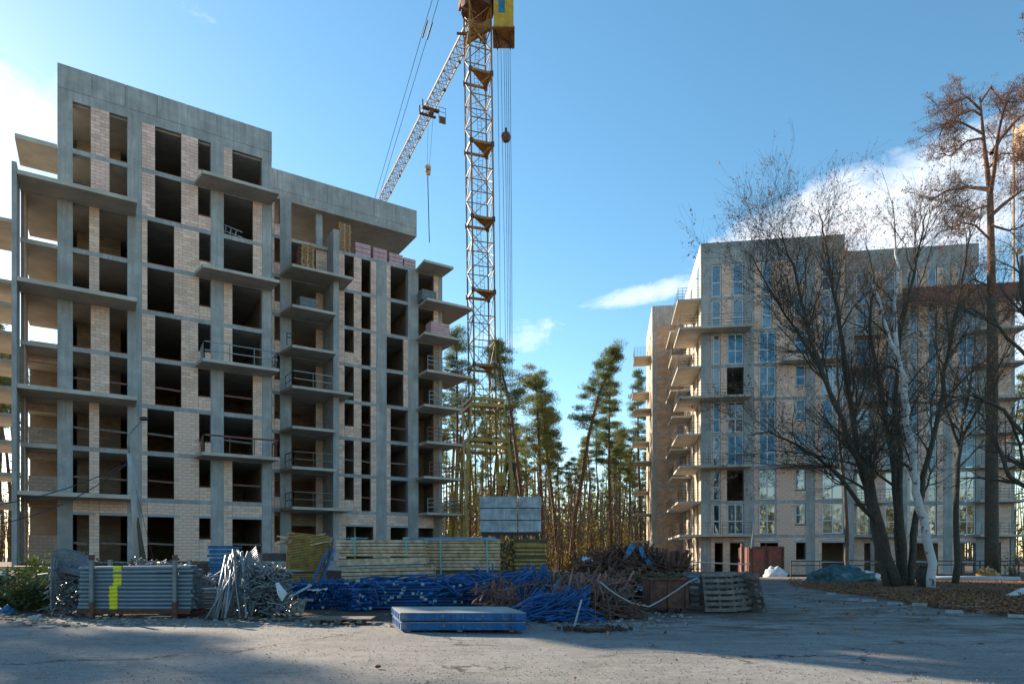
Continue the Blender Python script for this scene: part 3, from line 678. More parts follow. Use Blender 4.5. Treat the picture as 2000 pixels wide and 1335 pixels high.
# ================================================================= tower crane
CY = 61.0; cx = X(941, CY); cyy = CY
crane = thing('tower_crane', 'tall yellow lattice tower crane with its jib slanting down to the left', 'crane', (cx, cyy, 0))
th = radians(18); W = 2.0
lean = 0.013
def mpt(i, z):
    """corner i of the mast at height z (0 left, 1 front, 2 right, 3 back)"""
    c = [(-.5, -.5), (.5, -.5), (.5, .5), (-.5, .5)][i]
    x = c[0]*W; y = c[1]*W
    # turn so that the left-front edge is short in view
    a = radians(-72); X_ = x*cos(a)-y*sin(a); Y_ = x*sin(a)+y*cos(a)
    return Vector((cx+X_-lean*(z-20), cyy+Y_, z))
ZB = 11.5; ZT = 51.5
for i in range(4):
    MB().tube([mpt(i, 3.5), mpt(i, ZT)], .085, 6).build('mast_leg', yellowc, crane)
sec = [ZT, 45.3, 38.9, 32.1, 25.5, 18.8, 12.2]
br = MB(); red = MB()
for a, b in zip(sec[:-1], sec[1:]):
    n = 3; h = (a-b)/n
    for k in range(n):
        z1 = a-k*h; z0 = z1-h
        for i in range(4):
            j = (i+1) % 4
            br.bar(mpt(i, z0), mpt(j, z0), .07)
            if (k+i) % 2: br.bar(mpt(i, z0), mpt(j, z1), .06)
            else: br.bar(mpt(j, z0), mpt(i, z1), .06)
            if k == 1: br.bar(mpt(i, z0+h*.5), mpt(j, z0+h), .04)
br.build('mast_bracing', yellowc, crane)
for z in sec[1:]:
    p = [mpt(i, z) for i in range(4)]; q = MB()
    for i in range(4): q.bar(p[i]+Vector((0, 0, .0)), p[(i+1) % 4], .14, .22)
    # triangular landing with a hatch left open at one corner
    a, b, c = p[1].lerp(p[0], .0), p[2], p[3]
    t = Vector((0, 0, .05))
    q.v += [tuple(a-t), tuple(b-t), tuple(c-t), tuple(a+t), tuple(b+t), tuple(c+t)]; k = len(q.v)-6
    q.f += [(k, k+2, k+1), (k+3, k+4, k+5), (k, k+1, k+4, k+3), (k+1, k+2, k+5, k+4), (k+2, k, k+3, k+5)]
    q.build('landing_platform', yellowc, crane)
    for i in range(4): MB().box(p[i], (.3, .3, .35)).build('mast_joint', rust, crane)
# ladder
q = MB()
l0 = mpt(3, 0).lerp(mpt(1, 0), .5)
for s_, (a, b) in enumerate(zip(sec[:-1], sec[1:])):
    o = Vector((-.2 if s_ % 2 else .2, 0, 0)); pa = Vector((l0.x-lean*(a-0)+0, l0.y, a))+o; pb = Vector((l0.x-lean*b, l0.y, b))-o
    for dx in (-.18, .18): q.bar(pa+Vector((dx, 0, 0)), pb+Vector((dx, 0, 0)), .04)
    for k in range(18): t = k/18; c = pa.lerp(pb, t); q.bar(c-Vector((.18, 0, 0)), c+Vector((.18, 0, 0)), .025)
q.build('ladder', yellowc, crane)
# base portal: climbing frame around the mast and splayed legs
def sq(z, s, i):
    c = [(-.5, -.5), (.5, -.5), (.5, .5), (-.5, .5)][i]; a = radians(-72)
    x = c[0]*s; y = c[1]*s
    return Vector((cx+x*cos(a)-y*sin(a)+.15, cyy+x*sin(a)+y*cos(a), z))
q = MB()
for z, s_ in ((15.6, 3.0), (15.1, 3.0), (11.9, 3.7), (11.3, 3.7)):
    for i in range(4): q.bar(sq(z, s_, i), sq(z, s_, (i+1) % 4), .18, .3)
for i in range(4):
    q.bar(sq(15.3, 3.0, i), sq(11.6, 3.7, i), .14); q.bar(sq(15.3, 3.0, i), sq(11.6, 3.7, (i+1) % 4), .08); q.bar(sq(11.9, 3.7, i), mpt(i, 14), .1)
    q.bar(sq(15.3, 3, i), mpt(i, 18.6), .09); q.bar(sq(15.3, 3, i).lerp(sq(15.3, 3, (i+1) % 4), .5), mpt(i, 11.9), .09)
q.build('climbing_frame', yellowbase, crane)
q = MB()
for i in range(4):
    q.bar(sq(11.5, 3.7, i), sq(1.0, 5.0, i), .32); q.bar(sq(11.5, 3.7, i), sq(6, 2.1, i), .16)
    q.bar(sq(6.3, 4.3, i), sq(6.3, 4.3, (i+1) % 4), .1); q.bar(sq(11.5, 3.7, i), sq(6.3, 4.35, (i+1) % 4), .1); q.bar(sq(6.3, 4.35, i), sq(1, 5, (i+1) % 4), .1)
for dx in (-.9, -.35, .2): q.bar((cx-1.9+dx, cyy-2.2, .6), (cx-1.75+dx*.7, cyy-2.1, 12+dx), .22)
q.build('portal_leg', yellowbase, crane)
MB().box((cx-1.4, cyy-2.2, 8.6), (.9, .3, 1.3)).build('climbing_box', yellowbase, crane)
MB().box((cx+1.8, cyy-2.0, 8.4), (.9, .4, 1.2)).build('climbing_box', yellowbase, crane)
q = MB(); q.box((cx, cyy, .7), (6.5, 6.5, .5), .3)
q.build('undercarriage', darkst, crane)
# slewing platform, cab, head
q = MB(); q.tube([(cx-.4, cyy, ZT-.2), (cx-.4, cyy, ZT+.6)], 1.5, 16); q.box((cx-.4, cyy, ZT+1.0), (3.0, 2.6, .7), .3)
q.build('slewing_ring', rust, crane)
q = MB()
for i in range(4): q.bar(mpt(i, ZT), sq(ZT-2.6, .6, i)+Vector((-.5, 0, 0)), .1)
q.bar(mpt(0, ZT-2.2), mpt(2, ZT-1.7), .3, .9); q.bar(mpt(1, ZT-2.2), mpt(3, ZT-1.7), .3, .6); q.build('slewing_brace', yellowc, crane)
for i, (dx, dz) in enumerate(((-1.8, .2), (-1.4, -.4), (-2.3, -1.0))): MB().bar((cx-.5, cyy-1.0+i*.5, ZT+dz-1.2), (cx+dx, cyy-1.2+i*.7, ZT+dz-.9), .16).build('bracket', rust, crane)
cabx0, cabx1 = X(964, CY-1.2), X(1003, CY-1.2)
cab = MB().box(((cabx0+cabx1)/2, CY-.2, 50.2), (cabx1-cabx0, 2.0, 0.14)); cz0 = ZZ(55, CY-1.2)
cab = MB(); cab.box(((cabx0+cabx1)/2, CY-.2, cz0+1.9), (cabx1-cabx0, 2.0, 3.8))
cabo = cab.build('operator_cab', yellowcab, crane)
q = MB()
for k in range(11):
    xx = cabx0+.05+(cabx1-cabx0-.1)*k/10
    if 3 <= k <= 5: q.box((xx, CY-1.225, cz0+.65), (.05, .05, 1.2))
    else: q.box((xx, CY-1.225, cz0+1.9), (.05, .05, 3.7))
q.build('cab_rib', yellowcab, cabo)
q = MB(); q.box((cabx0+(cabx1-cabx0)*.4, CY-1.235, cz0+2.3), (.55, .04, 1.8)); q.build('cab_window', film, cabo)
q = MB(); q.box(((cabx0+cabx1)/2, CY-.2, cz0-.06), (cabx1-cabx0+.2, 2.5, .12)); q.build('cab_floor', yellowc, cabo); q = MB(); q.bar((cabx0, CY-1.1, cz0-.2), (cabx1, CY+.9, cz0-.2), .12, .15); q.bar((cabx0+.3, CY-1.2, cz0-.2), (cabx0+.3, CY+1.0, cz0-.2), .12, .15); q.bar((cabx1-.3, CY-1.2, cz0-.2), (cabx1-.3, CY+1.0, cz0-.2), .12, .15); q.build('cab_joist', rust, cabo)
MB().box((cx-.4, cyy, ZT+5), (1.6, 1.6, 7.4), .3).build('head_tower', yellowc, crane)
# jib
J0 = Vector((cx-.7, CY+.5, 51.0)); jd = Vector((X(739, 91.7)-X(906, 62), 91.7-62, -0.0)).normalized()
side = Vector((jd.y, -jd.x, 0)); JW = 1.15; JH = 1.35; JL = 40.0
def jp(t, k):
    c = J0+jd*t
    return (c-side*JW/2, c+side*JW/2, c+Vector((0, 0, JH)))[k]
for k in range(3): MB().tube([jp(0, k), jp(JL, k)], .085 if k != 2 else .07, 6).build('jib_chord', whitec, crane)
q = MB(); n = 44
for i in range(n):
    a, b = JL*i/n, JL*(i+1)/n; m = (a+b)/2
    for k in (0, 1):
        q.bar(jp(a, k), jp(m, 2), .05); q.bar(jp(b, k), jp(m, 2), .05)
    q.bar(jp(a, 0), jp(a, 1), .05); q.bar(jp(a, i % 2), jp(b, 1-i % 2), .045)
q.build('jib_bracing', whitec, crane)
for i in range(0, 9): MB().box(jp(4.4*i+1, 1), (.22, .3, .2)).build('jib_joint', rust, crane)
# stay ropes
for dx in (-.25, .25):
    for t in (39,):
        q = MB(); e = jp(t, 2)+side*dx; s0 = Vector((cx-1.4, CY+1.5, 64)); 
        q.tube([s0+side*dx, s0.lerp(e, .33)+side*dx, e], .03, 4); q.build('stay_rope', cablem, crane)
    e2 = jp(22, 2); 
m1 = Vector((cx-1.4, CY+1.5, 64)).lerp(jp(39, 2), .33)
for dx in (-.28, .28): MB().bar(m1+side*dx-jd*.9, m1+side*dx+jd*.9-Vector((0, 0, .6)), .14).build('rope_coupling', darkst, crane)
# trolley
tq = 12.9
c = J0+jd*tq
q = MB(); q.box(c+Vector((0, 0, -.35)), (1.9, .5, .14), atan2(side.y, side.x)); q.box(c+jd*1.1+Vector((0, 0, -.35)), (1.9, .3, .14), atan2(side.y, side.x))
q.bar(c-side*.9+Vector((0, 0, -.35)), c-side*.9+Vector((0, 0, .5)), .12); q.bar(c+side*.9-jd*.2+Vector((0, 0, -.35)), c+side*.9+jd+Vector((0, 0, .3)), .12); q.bar(c-side*.9+jd*1.1+Vector((0, 0, -.35)), c-side*.9+jd*1.1+Vector((0, 0, .5)), .12)
q.tube([c+Vector((-.2, 0, -.55)), c+Vector((.3, .2, -.55))], .3, 10)
tro = q.build('trolley', rust, crane)
q = MB(); bs_ = c+side*1.35+Vector((0, 0, -.3))
q.box(bs_+Vector((0, 0, -.9)), (.7, .06, .7), atan2(side.y, side.x)); 
for a in (-.4, .4):
    for h in (-.5, .3): q.bar(bs_+side*a+Vector((0, 0, -1.2)), bs_+side*a+Vector((0, 0, .5)), .04)
for h in (-.5, 0, .5): q.bar(bs_-side*.4+Vector((0, 0, h)), bs_+side*.4+Vector((0, 0, h)), .04)
q.build('service_basket', rust, tro)
hk = P(836, 335, c.y)
for dx in (-.16, .22): MB().tube([c+Vector((dx*1.5, 0, -.5)), hk+Vector((dx*.6, 0, .5))], .018, 4).build('hoist_rope', cablem, crane)
q = MB(); q.box(hk+Vector((0, 0, .1)), (.36, .28, .9)); q.tube([hk+Vector((.0, -.2, .35)), hk+Vector((0, .2, .35))], .34, 12); q.tube([hk+Vector((.0, -.2, -.1)), hk+Vector((0, .2, -.1))], .28, 12); q.bar(hk+Vector((0, 0, -.2)), hk+Vector((-.05, 0, -.75)), .12)
q.build('hook_block', whitec, crane)
MB().tube([hk+Vector((-.03, 0, -.7)), hk+Vector((.15, 0, -7.8))], .05, 5).build('sling_chain', cablem, crane)
# reeving ropes on the right flank, tackle block and winch
for i, (a, b) in enumerate(((972, 978), (978, 990), (984, 994), (988, 997), (992, 999), (996, 1001))):
    MB().tube([P(a, 80, CY-.6), P((a+b)/2+1, 480, CY-.6), P(b, 905, CY-.6)], .022, 4).build('reeving_rope', cablem, crane)
tk = P(988, 268, CY-.6)
q = MB(); q.box(tk, (.55, .3, .55), 0, Matrix.Rotation(radians(45), 3, 'Y')); q.tube([tk+Vector((0, -.2, 0)), tk+Vector((0, .2, 0))], .42, 12); q.box(tk+Vector((0, 0, .55)), (.22, .22, .5))
q.build('tackle_block', rust, crane)
wp = P(997, 910, CY-.6)
q = MB(); q.box(wp, (1.1, .6, .55)); 
for dx in (-.9, -.3, .35, .9): q.bar(wp+Vector((dx*.3, 0, -.2)), wp+Vector((dx, 0, -3.3)), .16)
q.bar(wp+Vector((-.2, 0, -.3)), wp+Vector((-1.4, 0, -1.3)), .1); q.bar(wp+Vector((-1.4, 0, -1.3)), wp+Vector((-1.5, 0, -3.2)), .1)
q.build('rope_anchor_frame', darkst, crane)

# second crane far right, mostly behind the pines
c2 = thing('tower_crane', 'second yellow tower crane cut off by the right picture edge behind the tall pine', 'crane', (X(2008, 64), 64, 0))
q = MB(); 
for dx in (-.8, .8):
    for dy in (-.8, .8): q.tube([(X(2008, 64)+dx, 64+dy, 0), (X(2008, 64)+dx, 64+dy, 44)], .11, 5)
q.build('mast_leg', yellowc, c2); q = MB()
for k in range(20):
    for sx in (-.8, .8):
        q.bar((X(2008, 64)-sx, 63.2, 2.1*k), (X(2008, 64)+sx, 63.2, 2.1*(k+1)), .07)
    q.bar((X(2008, 64)-.8, 63.2, 2.1*k), (X(2008, 64)+.8, 63.2, 2.1*k), .07)
q.build('mast_bracing', yellowc, c2)
q = MB(); q.box(P(2012, 268, 62)+Vector((.0, 0, 0)), (1.5, 2, 2.6)); q.box(P(2008, 300, 62), (1.1, 1.6, .5)); q.build('operator_cab', yellowc, c2)
for dx in (0, .25): MB().tube([P(1988, 300, 62)+Vector((dx, 0, 0)), P(1989, 488, 62)+Vector((dx, 0, 0))], .02, 4).build('hoist_rope', cablem, c2)
MB().box(P(1990, 491, 62), (.5, .3, .5), 0, Matrix.Rotation(.7, 3, 'Y')).build('hook_block', whitec, c2)

# ballast blocks of the crane
bal = thing('ballast_block_stack', 'six large grey concrete crane ballast blocks stacked on a steel frame', 'ballast', (X(996, 55), 55, 0))
a0 = radians(-5)
for col_ in range(2):
    for r in range(3):
        xa, xb = ((936, 1010), (1011, 1057))[col_]
        z0 = ZZ(1039, 54)+.0; h = (ZZ(968, 54)-z0)/3
        q = MB(); x0, x1 = X(xa, 54)+.03, X(xb, 54)-.03; q.box(((x0+x1)/2+random.uniform(-.04, .04), 55.2+random.uniform(-.05, .05), z0+h*(r+.5)), (x1-x0, 2.4, h-.07))
        q.build('ballast_block', ballastm, bal)
q = MB(); zf = ZZ(1039, 54)-.02
for x_ in (945, 972, 1000, 1026, 1050): q.box((X(x_, 54), 55.2, zf-.45), (.25, 2.3, .9))
q.box((X(996, 54), 54.2, zf-.1), (4.7, .25, .25)); q.box((X(996, 54), 54.3, zf-.9), (5.2, .35, .3))
q.box((X(996, 54), 55.3, (zf-1.0)/2), (4.4, 1.8, zf-1.05)); q.build('steel_frame', darkst, bal)

# ================================================================= lamp post and wires
LPY = 30.0
lp = thing('lamp_post', 'leaning concrete lamp post with a curved arm in front of the left building', 'lamp post', (X(271, LPY), LPY, 0))
q = MB(); q.tube([Vector((X(273, LPY), LPY, 0)), P(262, 980, LPY), P(253, 885, LPY)], [.15, .13, .11], 10); q.build('pole', concrete, lp, smooth=True)
q = MB(); q.tube([P(253, 890, LPY), P(250, 862, LPY), P(251, 850, LPY), P(260, 838, LPY), P(276, 822, LPY)], .035, 6); q.build('arm', steel, lp, smooth=True)
q = MB(); q.sphere(P(281, 817, LPY), .2, 8, 6, (1.1, .7, .5)); q.build('lamp_head', darkst, lp, smooth=True)
q = MB(); q.tube([P(282, 1098, LPY), P(266, 1010, LPY), P(257, 910, LPY)], [.1, .09, .06], 6); q.build('brace_pole', wooddk, lp)
def wire(a, b, sag, label, r=.012, n=14, m=cablem):
    q = MB(); pts = []
    for i in range(n+1):
        t = i/n; p = a.lerp(b, t); p.z -= sag*4*t*(1-t); pts.append(p)
    q.tube(pts, r, 4); return q.build('overhead_wire', m, label=label, cat='wire', group='wires strung from the lamp post', loc=a)
top = P(253, 902, LPY)
wire(top, P(-60, 992, 26), .35, 'upper light cable running left from the lamp post top', .02)
wire(top, P(-60, 1030, 25), .6, 'lower dark cable sagging left from the lamp post', .02)
wire(top, P(305, 1110, 31), .1, 'thin cable dropping right from the lamp post to the weeds', .012)

# ================================================================= stacks in the yard
def gy(py): return EYE*F/(py-HZ)
def pipe_mesh(L, r, n=10, t=.82, m=None, ring=False):
    q = MB(); q.tube([(-L/2, 0, 0), (L/2, 0, 0)], r, n, caps=False); q.tube([(-L/2, 0, 0), (-L/2+.35, 0, 0)], r*t, n, caps=False); q.tube([(L/2-.35, 0, 0), (L/2, 0, 0)], r*t, n, caps=False)
    o = [0, n, 2*n, 3*n, 4*n, 5*n]
    for a, b in ((o[0], o[2]), (o[1], o[5])):
        for k in range(n): q.f.append((a+k, a+(k+1) % n, b+(k+1) % n, b+k))
    if ring: q.tube([(.1*L, 0, 0), (.15*L, 0, 0)], r*1.3, 8)
    me = bpy.data.meshes.new('pipe'); me.from_pydata(q.v, [], q.f); me.materials.append(m); return me
# grey pipe rack
RY = 17.3
rk = thing('pipe_rack', 'steel rack filled with galvanised grey pipes wrapped in yellow tape', 'pipe rack', (X(264, RY), RY+.5, 0))
x0, x1 = X(153, RY), X(374, RY)
pipe_me = None
rr = .05; dz = .104; zb = .22
for r in range(11):
    for c_ in range(6):
        o = random.uniform(-.05, .05); xx0 = x0+o; xx1 = x1+o+random.uniform(-.04, .04)
        if r == 10 and c_ > 3: continue
        if pipe_me is None:
            pipe_me = pipe_mesh(2.94, rr, 12, .86, steelpipe)
        inst('pipe', pipe_me, rk, Vector(((xx0+xx1)/2, RY+.06+c_*.108+random.uniform(-.006, .006), zb+r*dz+.03+random.uniform(-.004, .004)))-ROOT[rk.name], (0, random.uniform(-.004, .004)+(-.012 if r > 8 else 0), random.uniform(-.003, .003)))
q = MB()
for r in range(11):
    xm = (X(221, RY) if r < 6 else X(229, RY)); q.tube([(xm-.11+random.uniform(-.02, .02), RY+.06, zb+r*dz+.03), (xm+.1, RY+.06, zb+r*dz+.03)], rr+.006, 10, caps=False)
q.build('yellow_tape', yellowt, rk)
q = MB(); q2 = MB()
for px in (180, 342):
    MB().box((X(px, RY-.05), RY-.06, .98), (.09, .09, 1.2)).build('rack_post', steel, rk); MB().box((X(px, RY), RY+.78, .7), (.09, .09, 1.6)).build('rack_post', steel, rk)
    q2.box((X(px, RY-.05), RY-.06, .2), (.1, .1, .42)); q2.box((X(px, RY-.05), RY-.06, 1.56), (.1, .1, .14))
q2.box(((x0+x1)/2, RY+.0, .16), (2.9, .08, .12)); q2.box(((x0+x1)/2, RY+.8, .16), (2.9, .08, .12))
for px in (180, 342): q2.box((X(px, RY), RY+.35, .1), (.12, .95, .1))
q2.build('rack_base', rust, rk)
# more pipes behind, right
def pipes(name, label, cat, cx_, y_, z_, L, rows_, cols, r, m, rz=0, group=None, sp=1.05, jx=.05, ring=False):
    t = thing(name, label, cat, (cx_, y_, 0), group)
    me = pipe_mesh(L, r, 9, .66 if not ring else .8, m, ring)
    n = 0
    for a in range(rows_):
        for b in range(cols):
            n += 1
            if n > 300: break
            y = (b-(cols-1)/2)*2*r*sp+random.uniform(-.2, .2)*r+(r if a % 2 else 0); x = random.uniform(-jx, jx)
            inst('pipe', me, t, (x*cos(rz)-y*sin(rz), x*sin(rz)+y*cos(rz), z_+r+a*r*1.8*sp), (0, random.uniform(-.01, .01), rz+random.uniform(-.012, .012)))
    return t
pipes('pipe_bundle', 'low bundle of grey pipes just right of the taped pipe rack', 'pipes', X(385, 18.6), 18.6, .1, 2.2, 8, 5, .04, steelpipe, .05)

def clump(mb, c, dims, n, L, r, seed, tilt=.9, sides=5):
    rg = random.Random(seed)
    for _ in range(n):
        p = Vector((c[0]+rg.uniform(-.5, .5)*dims[0], c[1]+rg.uniform(-.5, .5)*dims[1], c[2]+rg.uniform(0, 1)**1.1*dims[2]))
        d = Vector((rg.gauss(0, 1), rg.gauss(0, 1), rg.gauss(0, tilt))).normalized()*rg.uniform(.4, 1)*L/2
        a = p-d; b = p+d
        a.z = max(a.z, r); b.z = max(b.z, r)
        mb.tube([a, b], r*rg.uniform(.7, 1.3), sides)
def frame_heap(name, label, cx_, y_, w_, d_, h_, n, seed, m=steel):
    """heap of galvanised ledger frames and couplers"""
    t = thing(name, label, 'scaffold parts', (cx_, y_, 0)); rg = random.Random(seed)
    q = MB()
    for i in range(n):
        z = .05+rg.random()**.9*h_; f = 1-.35*(z/h_); x = cx_+rg.uniform(-.5, .5)*w_*f; y = y_+rg.uniform(-.5, .5)*d_*f; a = rg.uniform(0, 2*pi); L = rg.uniform(.12, .38)
        M = Matrix.Rotation(a, 3, 'Z') @ Matrix.Rotation(rg.uniform(-1.2, 1.2), 3, 'X') @ Matrix.Rotation(rg.uniform(-1, 1), 3, 'Y')
        c0 = Vector((x, y, z)); e1 = M @ Vector((L, 0, 0)); e2 = M @ Vector((0, L*.6, 0))
        k = rg.random()
        if k < .45: q.tube([c0-e1, c0+e1], .02, 5)
        elif k < .75:
            pts = [c0+e1*.45*cos(t_)+e2*.7*sin(t_) for t_ in [2*pi*j/8 for j in range(9)]]; q.tube([p if p.z > .02 else Vector((p.x, p.y, .02)) for p in pts], .014, 4)
        else: q.tube([c0-e1+e2, c0-e1*.2, c0+e1+e2*.6], .022, 5)
    q.build('couplers', m, t, kind='stuff')
    return t
fh = frame_heap('scaffold_heap', 'tall heap of galvanised scaffold frames left of the pipe rack', X(130, 18.2), 18.4, 1.1, .9, 1.5, 330, 3)
q = MB()
for k in range(15):
    z = .95+k*.045; xa = X(102, 18.0); 
    q.tube([(xa, 18.0, z+.15), (xa+.35, 17.95, z+.22), (xa+.75, 18.0, z+.12), (xa+1.05, 18.0, z-.08)], .022, 5)
for k in range(6): q.tube([(X(100, 17.8), 17.8, .15), (X(101, 17.8)+.02*k, 17.8+.1*k, 1.6)], .025, 5)
q.build('frame_tube', steel, fh)
frame_heap('coupler_heap', 'heap of galvanised tripods and couplers beside the fan of grey props', X(515, 17.4), 17.6, 1.15, 1.0, 1.22, 620, 5)
frame_heap('coupler_heap', 'small heap of galvanised scaffold bits behind the top of the pipe rack', X(285, 20), 20.5, 2.2, .8, 1.35, 260, 8)
frame_heap('coupler_heap', 'loose grey scaffold couplers between the pipe rack and the leaning props', X(390, 19.4), 19.6, 1.0, .8, .95, 200, 18)
q = MB(); c_ = P(545, 1160, 16.6)
q.v += [tuple(P(538, 1138, 16.8)), tuple(P(544, 1136, 16.9)), tuple(P(561, 1158, 16.7)), tuple(P(551, 1174, 16.6)), tuple(P(542, 1160, 16.5)), tuple(P(546, 1150, 16.45))]; q.f += [(0, 5, 1), (1, 5, 2), (2, 5, 3), (3, 5, 4), (4, 5, 0), (0, 1, 2, 3, 4)]
q.build('plastic_sheet', tarpw, label='torn white plastic sheet caught on the coupler heap', cat='plastic sheet', loc=c_)
# fan of leaning props
fan = thing('prop_fan', 'fan of long galvanised props leaning together on the ground', 'scaffold props', (X(440, 17), 17.2, 0), None)
rg = random.Random(4)
for k in range(30):
    bx_ = X(rg.uniform(393, 478), 16.8); tx = X(rg.uniform(443, 478), 17.8); zt_ = rg.uniform(1.5, 1.78)
    MB().tube([(bx_, 16.9+rg.uniform(-.15, .6), .02), (tx, 17.8+rg.uniform(-.2, .4), zt_)], rg.choice((.026, .03)), 7).build('prop', steelpipe if k % 2 else steel, fan, smooth=True)
for k in range(9):
    o = k*3; q = MB(); q.tube([P(450+o*.4, 1106+o*.3, 18.1), P(480+o, 1088+o*.5, 18.2), P(500+o*.3, 1068+o*1.1, 18.3), P(506+o*.3, 1090+o, 18.4)], .025, 6); q.build('bent_tube', steelpipe, fan)
for k in range(5): MB().tube([P(470, 1108+k*5, 18.6), P(535, 1100+k*6, 18.9)], .03, 6).build('prop', steelpipe, fan)
MB().tube([(X(520, 19), 19.5, 1.45), (X(520, 19), 19.5, 1.68)], .38, 14).build('cable_coil', darkst, label='dark coil lying on top of the grey props', cat='coil', loc=(X(520, 19), 19.5, 1.45))

def stack(name, label, cat, c, size, layers, m, rz=0, tilt=(0, 0), per=1, jit=.02, gap=.2, part='board', group=None, lay=None, taper=0):
    """layered stack; each layer is `per` boards side by side"""
    t = thing(name, label, cat, c, group); R = Matrix.Rotation(rz, 3, 'Z') @ Matrix.Rotation(tilt[0], 3, 'X') @ Matrix.Rotation(tilt[1], 3, 'Y')
    w_, d_, h_ = size; lh = h_/layers; base = Vector(c)
    if part in ('beam', 'panel'): MB().box(base+R @ Vector((0, 0, h_/2)), (w_*.93, d_*.93, h_*.97), 0, R).build('dark_gap_core', wooddk, t)  # dark inner box added so gaps between layers read as shade
    for k in range(layers):
        for j in range(per):
            dd = d_/per; y = -d_/2+dd*(j+.5); o = Vector((random.uniform(-jit, jit), y+random.uniform(-jit, jit)*.4, lh*(k+.5)))
            q = MB(); cc = base+R @ o
            if lay == 'beam':      # I-shaped formwork beam
                q.box(cc+R @ Vector((0, 0, lh*.36)), (w_, dd*.94, lh*.26), 0, R); q.box(cc-R @ Vector((0, 0, lh*.36)), (w_, dd*.94, lh*.26), 0, R); q.box(cc, (w_-.004, dd*.5, lh*.5), 0, R)
            else: q.box(cc, (w_+random.uniform(-jit, jit), dd*.97, lh*(1-gap)), 0, R @ Matrix.Rotation(random.uniform(-.01, .01), 3, 'Z'))
            q.build(part, m if not isinstance(m, tuple) else random.choice(m), t)
    return t
# yellow panel stacks
stack('formwork_panel_stack', 'tall leaning stack of yellow edged formwork panels left of the timber beams', 'panel stack', (X(590, 22), 22.3, EYE-31*22/F+.04), (1.15, 1.25, 1.22), 24, woodo, radians(27), (radians(1), radians(5)), 1, .035, .5, 'panel')
stack('formwork_panel_stack', 'low stack of yellow panels under the leaning panel stack', 'panel stack', (X(592, 21.6), 22.2, .15), (1.05, 1.1, .88), 16, woodo, radians(20), (0, 0), 1, .03, .4, 'panel')
q = MB(); zz = ZZ(1044, 22)
for k in range(40):
    a = Vector((X(random.uniform(548, 640), 22), 22+random.uniform(-.3, .7), zz-.015*k*.3-random.random()*.25)); q.box(a, (random.uniform(.2, .5), .12, .04), random.uniform(-.5, .8), Matrix.Rotation(random.uniform(-.3, .3), 3, 'Y'))
q.build('board_scraps', woodg, label='loose board scraps on top of the leaning yellow panel stack', cat='boards', kind='stuff', loc=(X(590, 22), 22.3, zz))
# timber beam stacks
def beams(label, xa, xb, ya, yb, Y, n, per, m, tilt=0, part='beam', lay='beam', dep=.9, dx=0):
    z0, z1 = ZZ(yb, Y), ZZ(ya, Y); xa_, xb_ = X(xa, Y), X(xb, Y)
    return stack('timber_beam_stack', label, 'beam stack', ((xa_+xb_)/2, Y+dep/2, z0), (xb_-xa_, dep, z1-z0), n, m, dx, (0, -tilt), per, .02, .24, part, 'stacks of timber formwork beams', None)
beams('strapped top stack of grey green timber beams left of the wider beam stack', 656, 826, 1053, 1086, 21.6, 5, 4, (woodg, woody), 0)
beams('single thick pale beam pair slanting under the strapped left beam stack', 655, 832, 1088, 1104, 21.5, 1, 4, woodg, radians(1.5), lay=None)
beams('lower slanting stack of timber beams behind the blue tubes', 668, 846, 1108, 1152, 21.4, 6, 4, (woodg, woody), radians(1.2), dep=1.0)
beams('wide strapped stack of nine pale timber beam rows in the centre', 828, 976, 1054, 1113, 22.8, 9, 4, (woodg, woody), 0)
beams('grey beams on the ground under the wide central beam stack', 700, 968, 1118, 1150, 23.2, 4, 4, woodg, 0)
stack('timber_beam_stack', 'dark yellow end grain stack of beams at the right end of the beam stacks', 'beam stack', (X(1019, 24.4), 24.6, ZZ(1118, 24)), (1.35, 1.2, 1.22), 17, (woodo, wooddk), radians(35), (0, 0), 10, .02, .12, 'beam', 'stacks of timber formwork beams')
MB().box((X(1019, 24.4), 24.6, ZZ(1118, 24)/2), (1.0, 1.0, ZZ(1118, 24)-.02), .6).build('support_block', concrete, label='concrete block carrying the dark yellow end grain stack', cat='block', loc=(X(1019, 24.4), 24.6, 0))
for px, Y_, pa, pb, lb in ((691, 21.55, 1050, 1083, 'left teal strap around the left beam stack'), (792, 21.55, 1050, 1080, 'right teal strap around the left beam stack'), (860, 22.75, 1052, 1135, 'left pale strap around the wide central beam stack'), (951, 22.75, 1054, 1135, 'right pale strap around the wide central beam stack')):
    a, b = P(px, pa, Y_), P(px+(1.5 if pb > 1100 else 3), pb, Y_)
    q = MB(); q.bar(a+Vector((0, -.015, 0)), b+Vector((0, -.015, 0)), .05, .012, (0, 1, 0)); q.bar(a+Vector((0, 0, .01)), a+Vector((0, .9, .01)), .05, .012)
    if pb < 1100: q.bar(a+Vector((-.08, -.03, -.02)), a+Vector((.1, -.03, .0)), .06)
    q.build('strap', strapm, label=lb, cat='strap', loc=a)
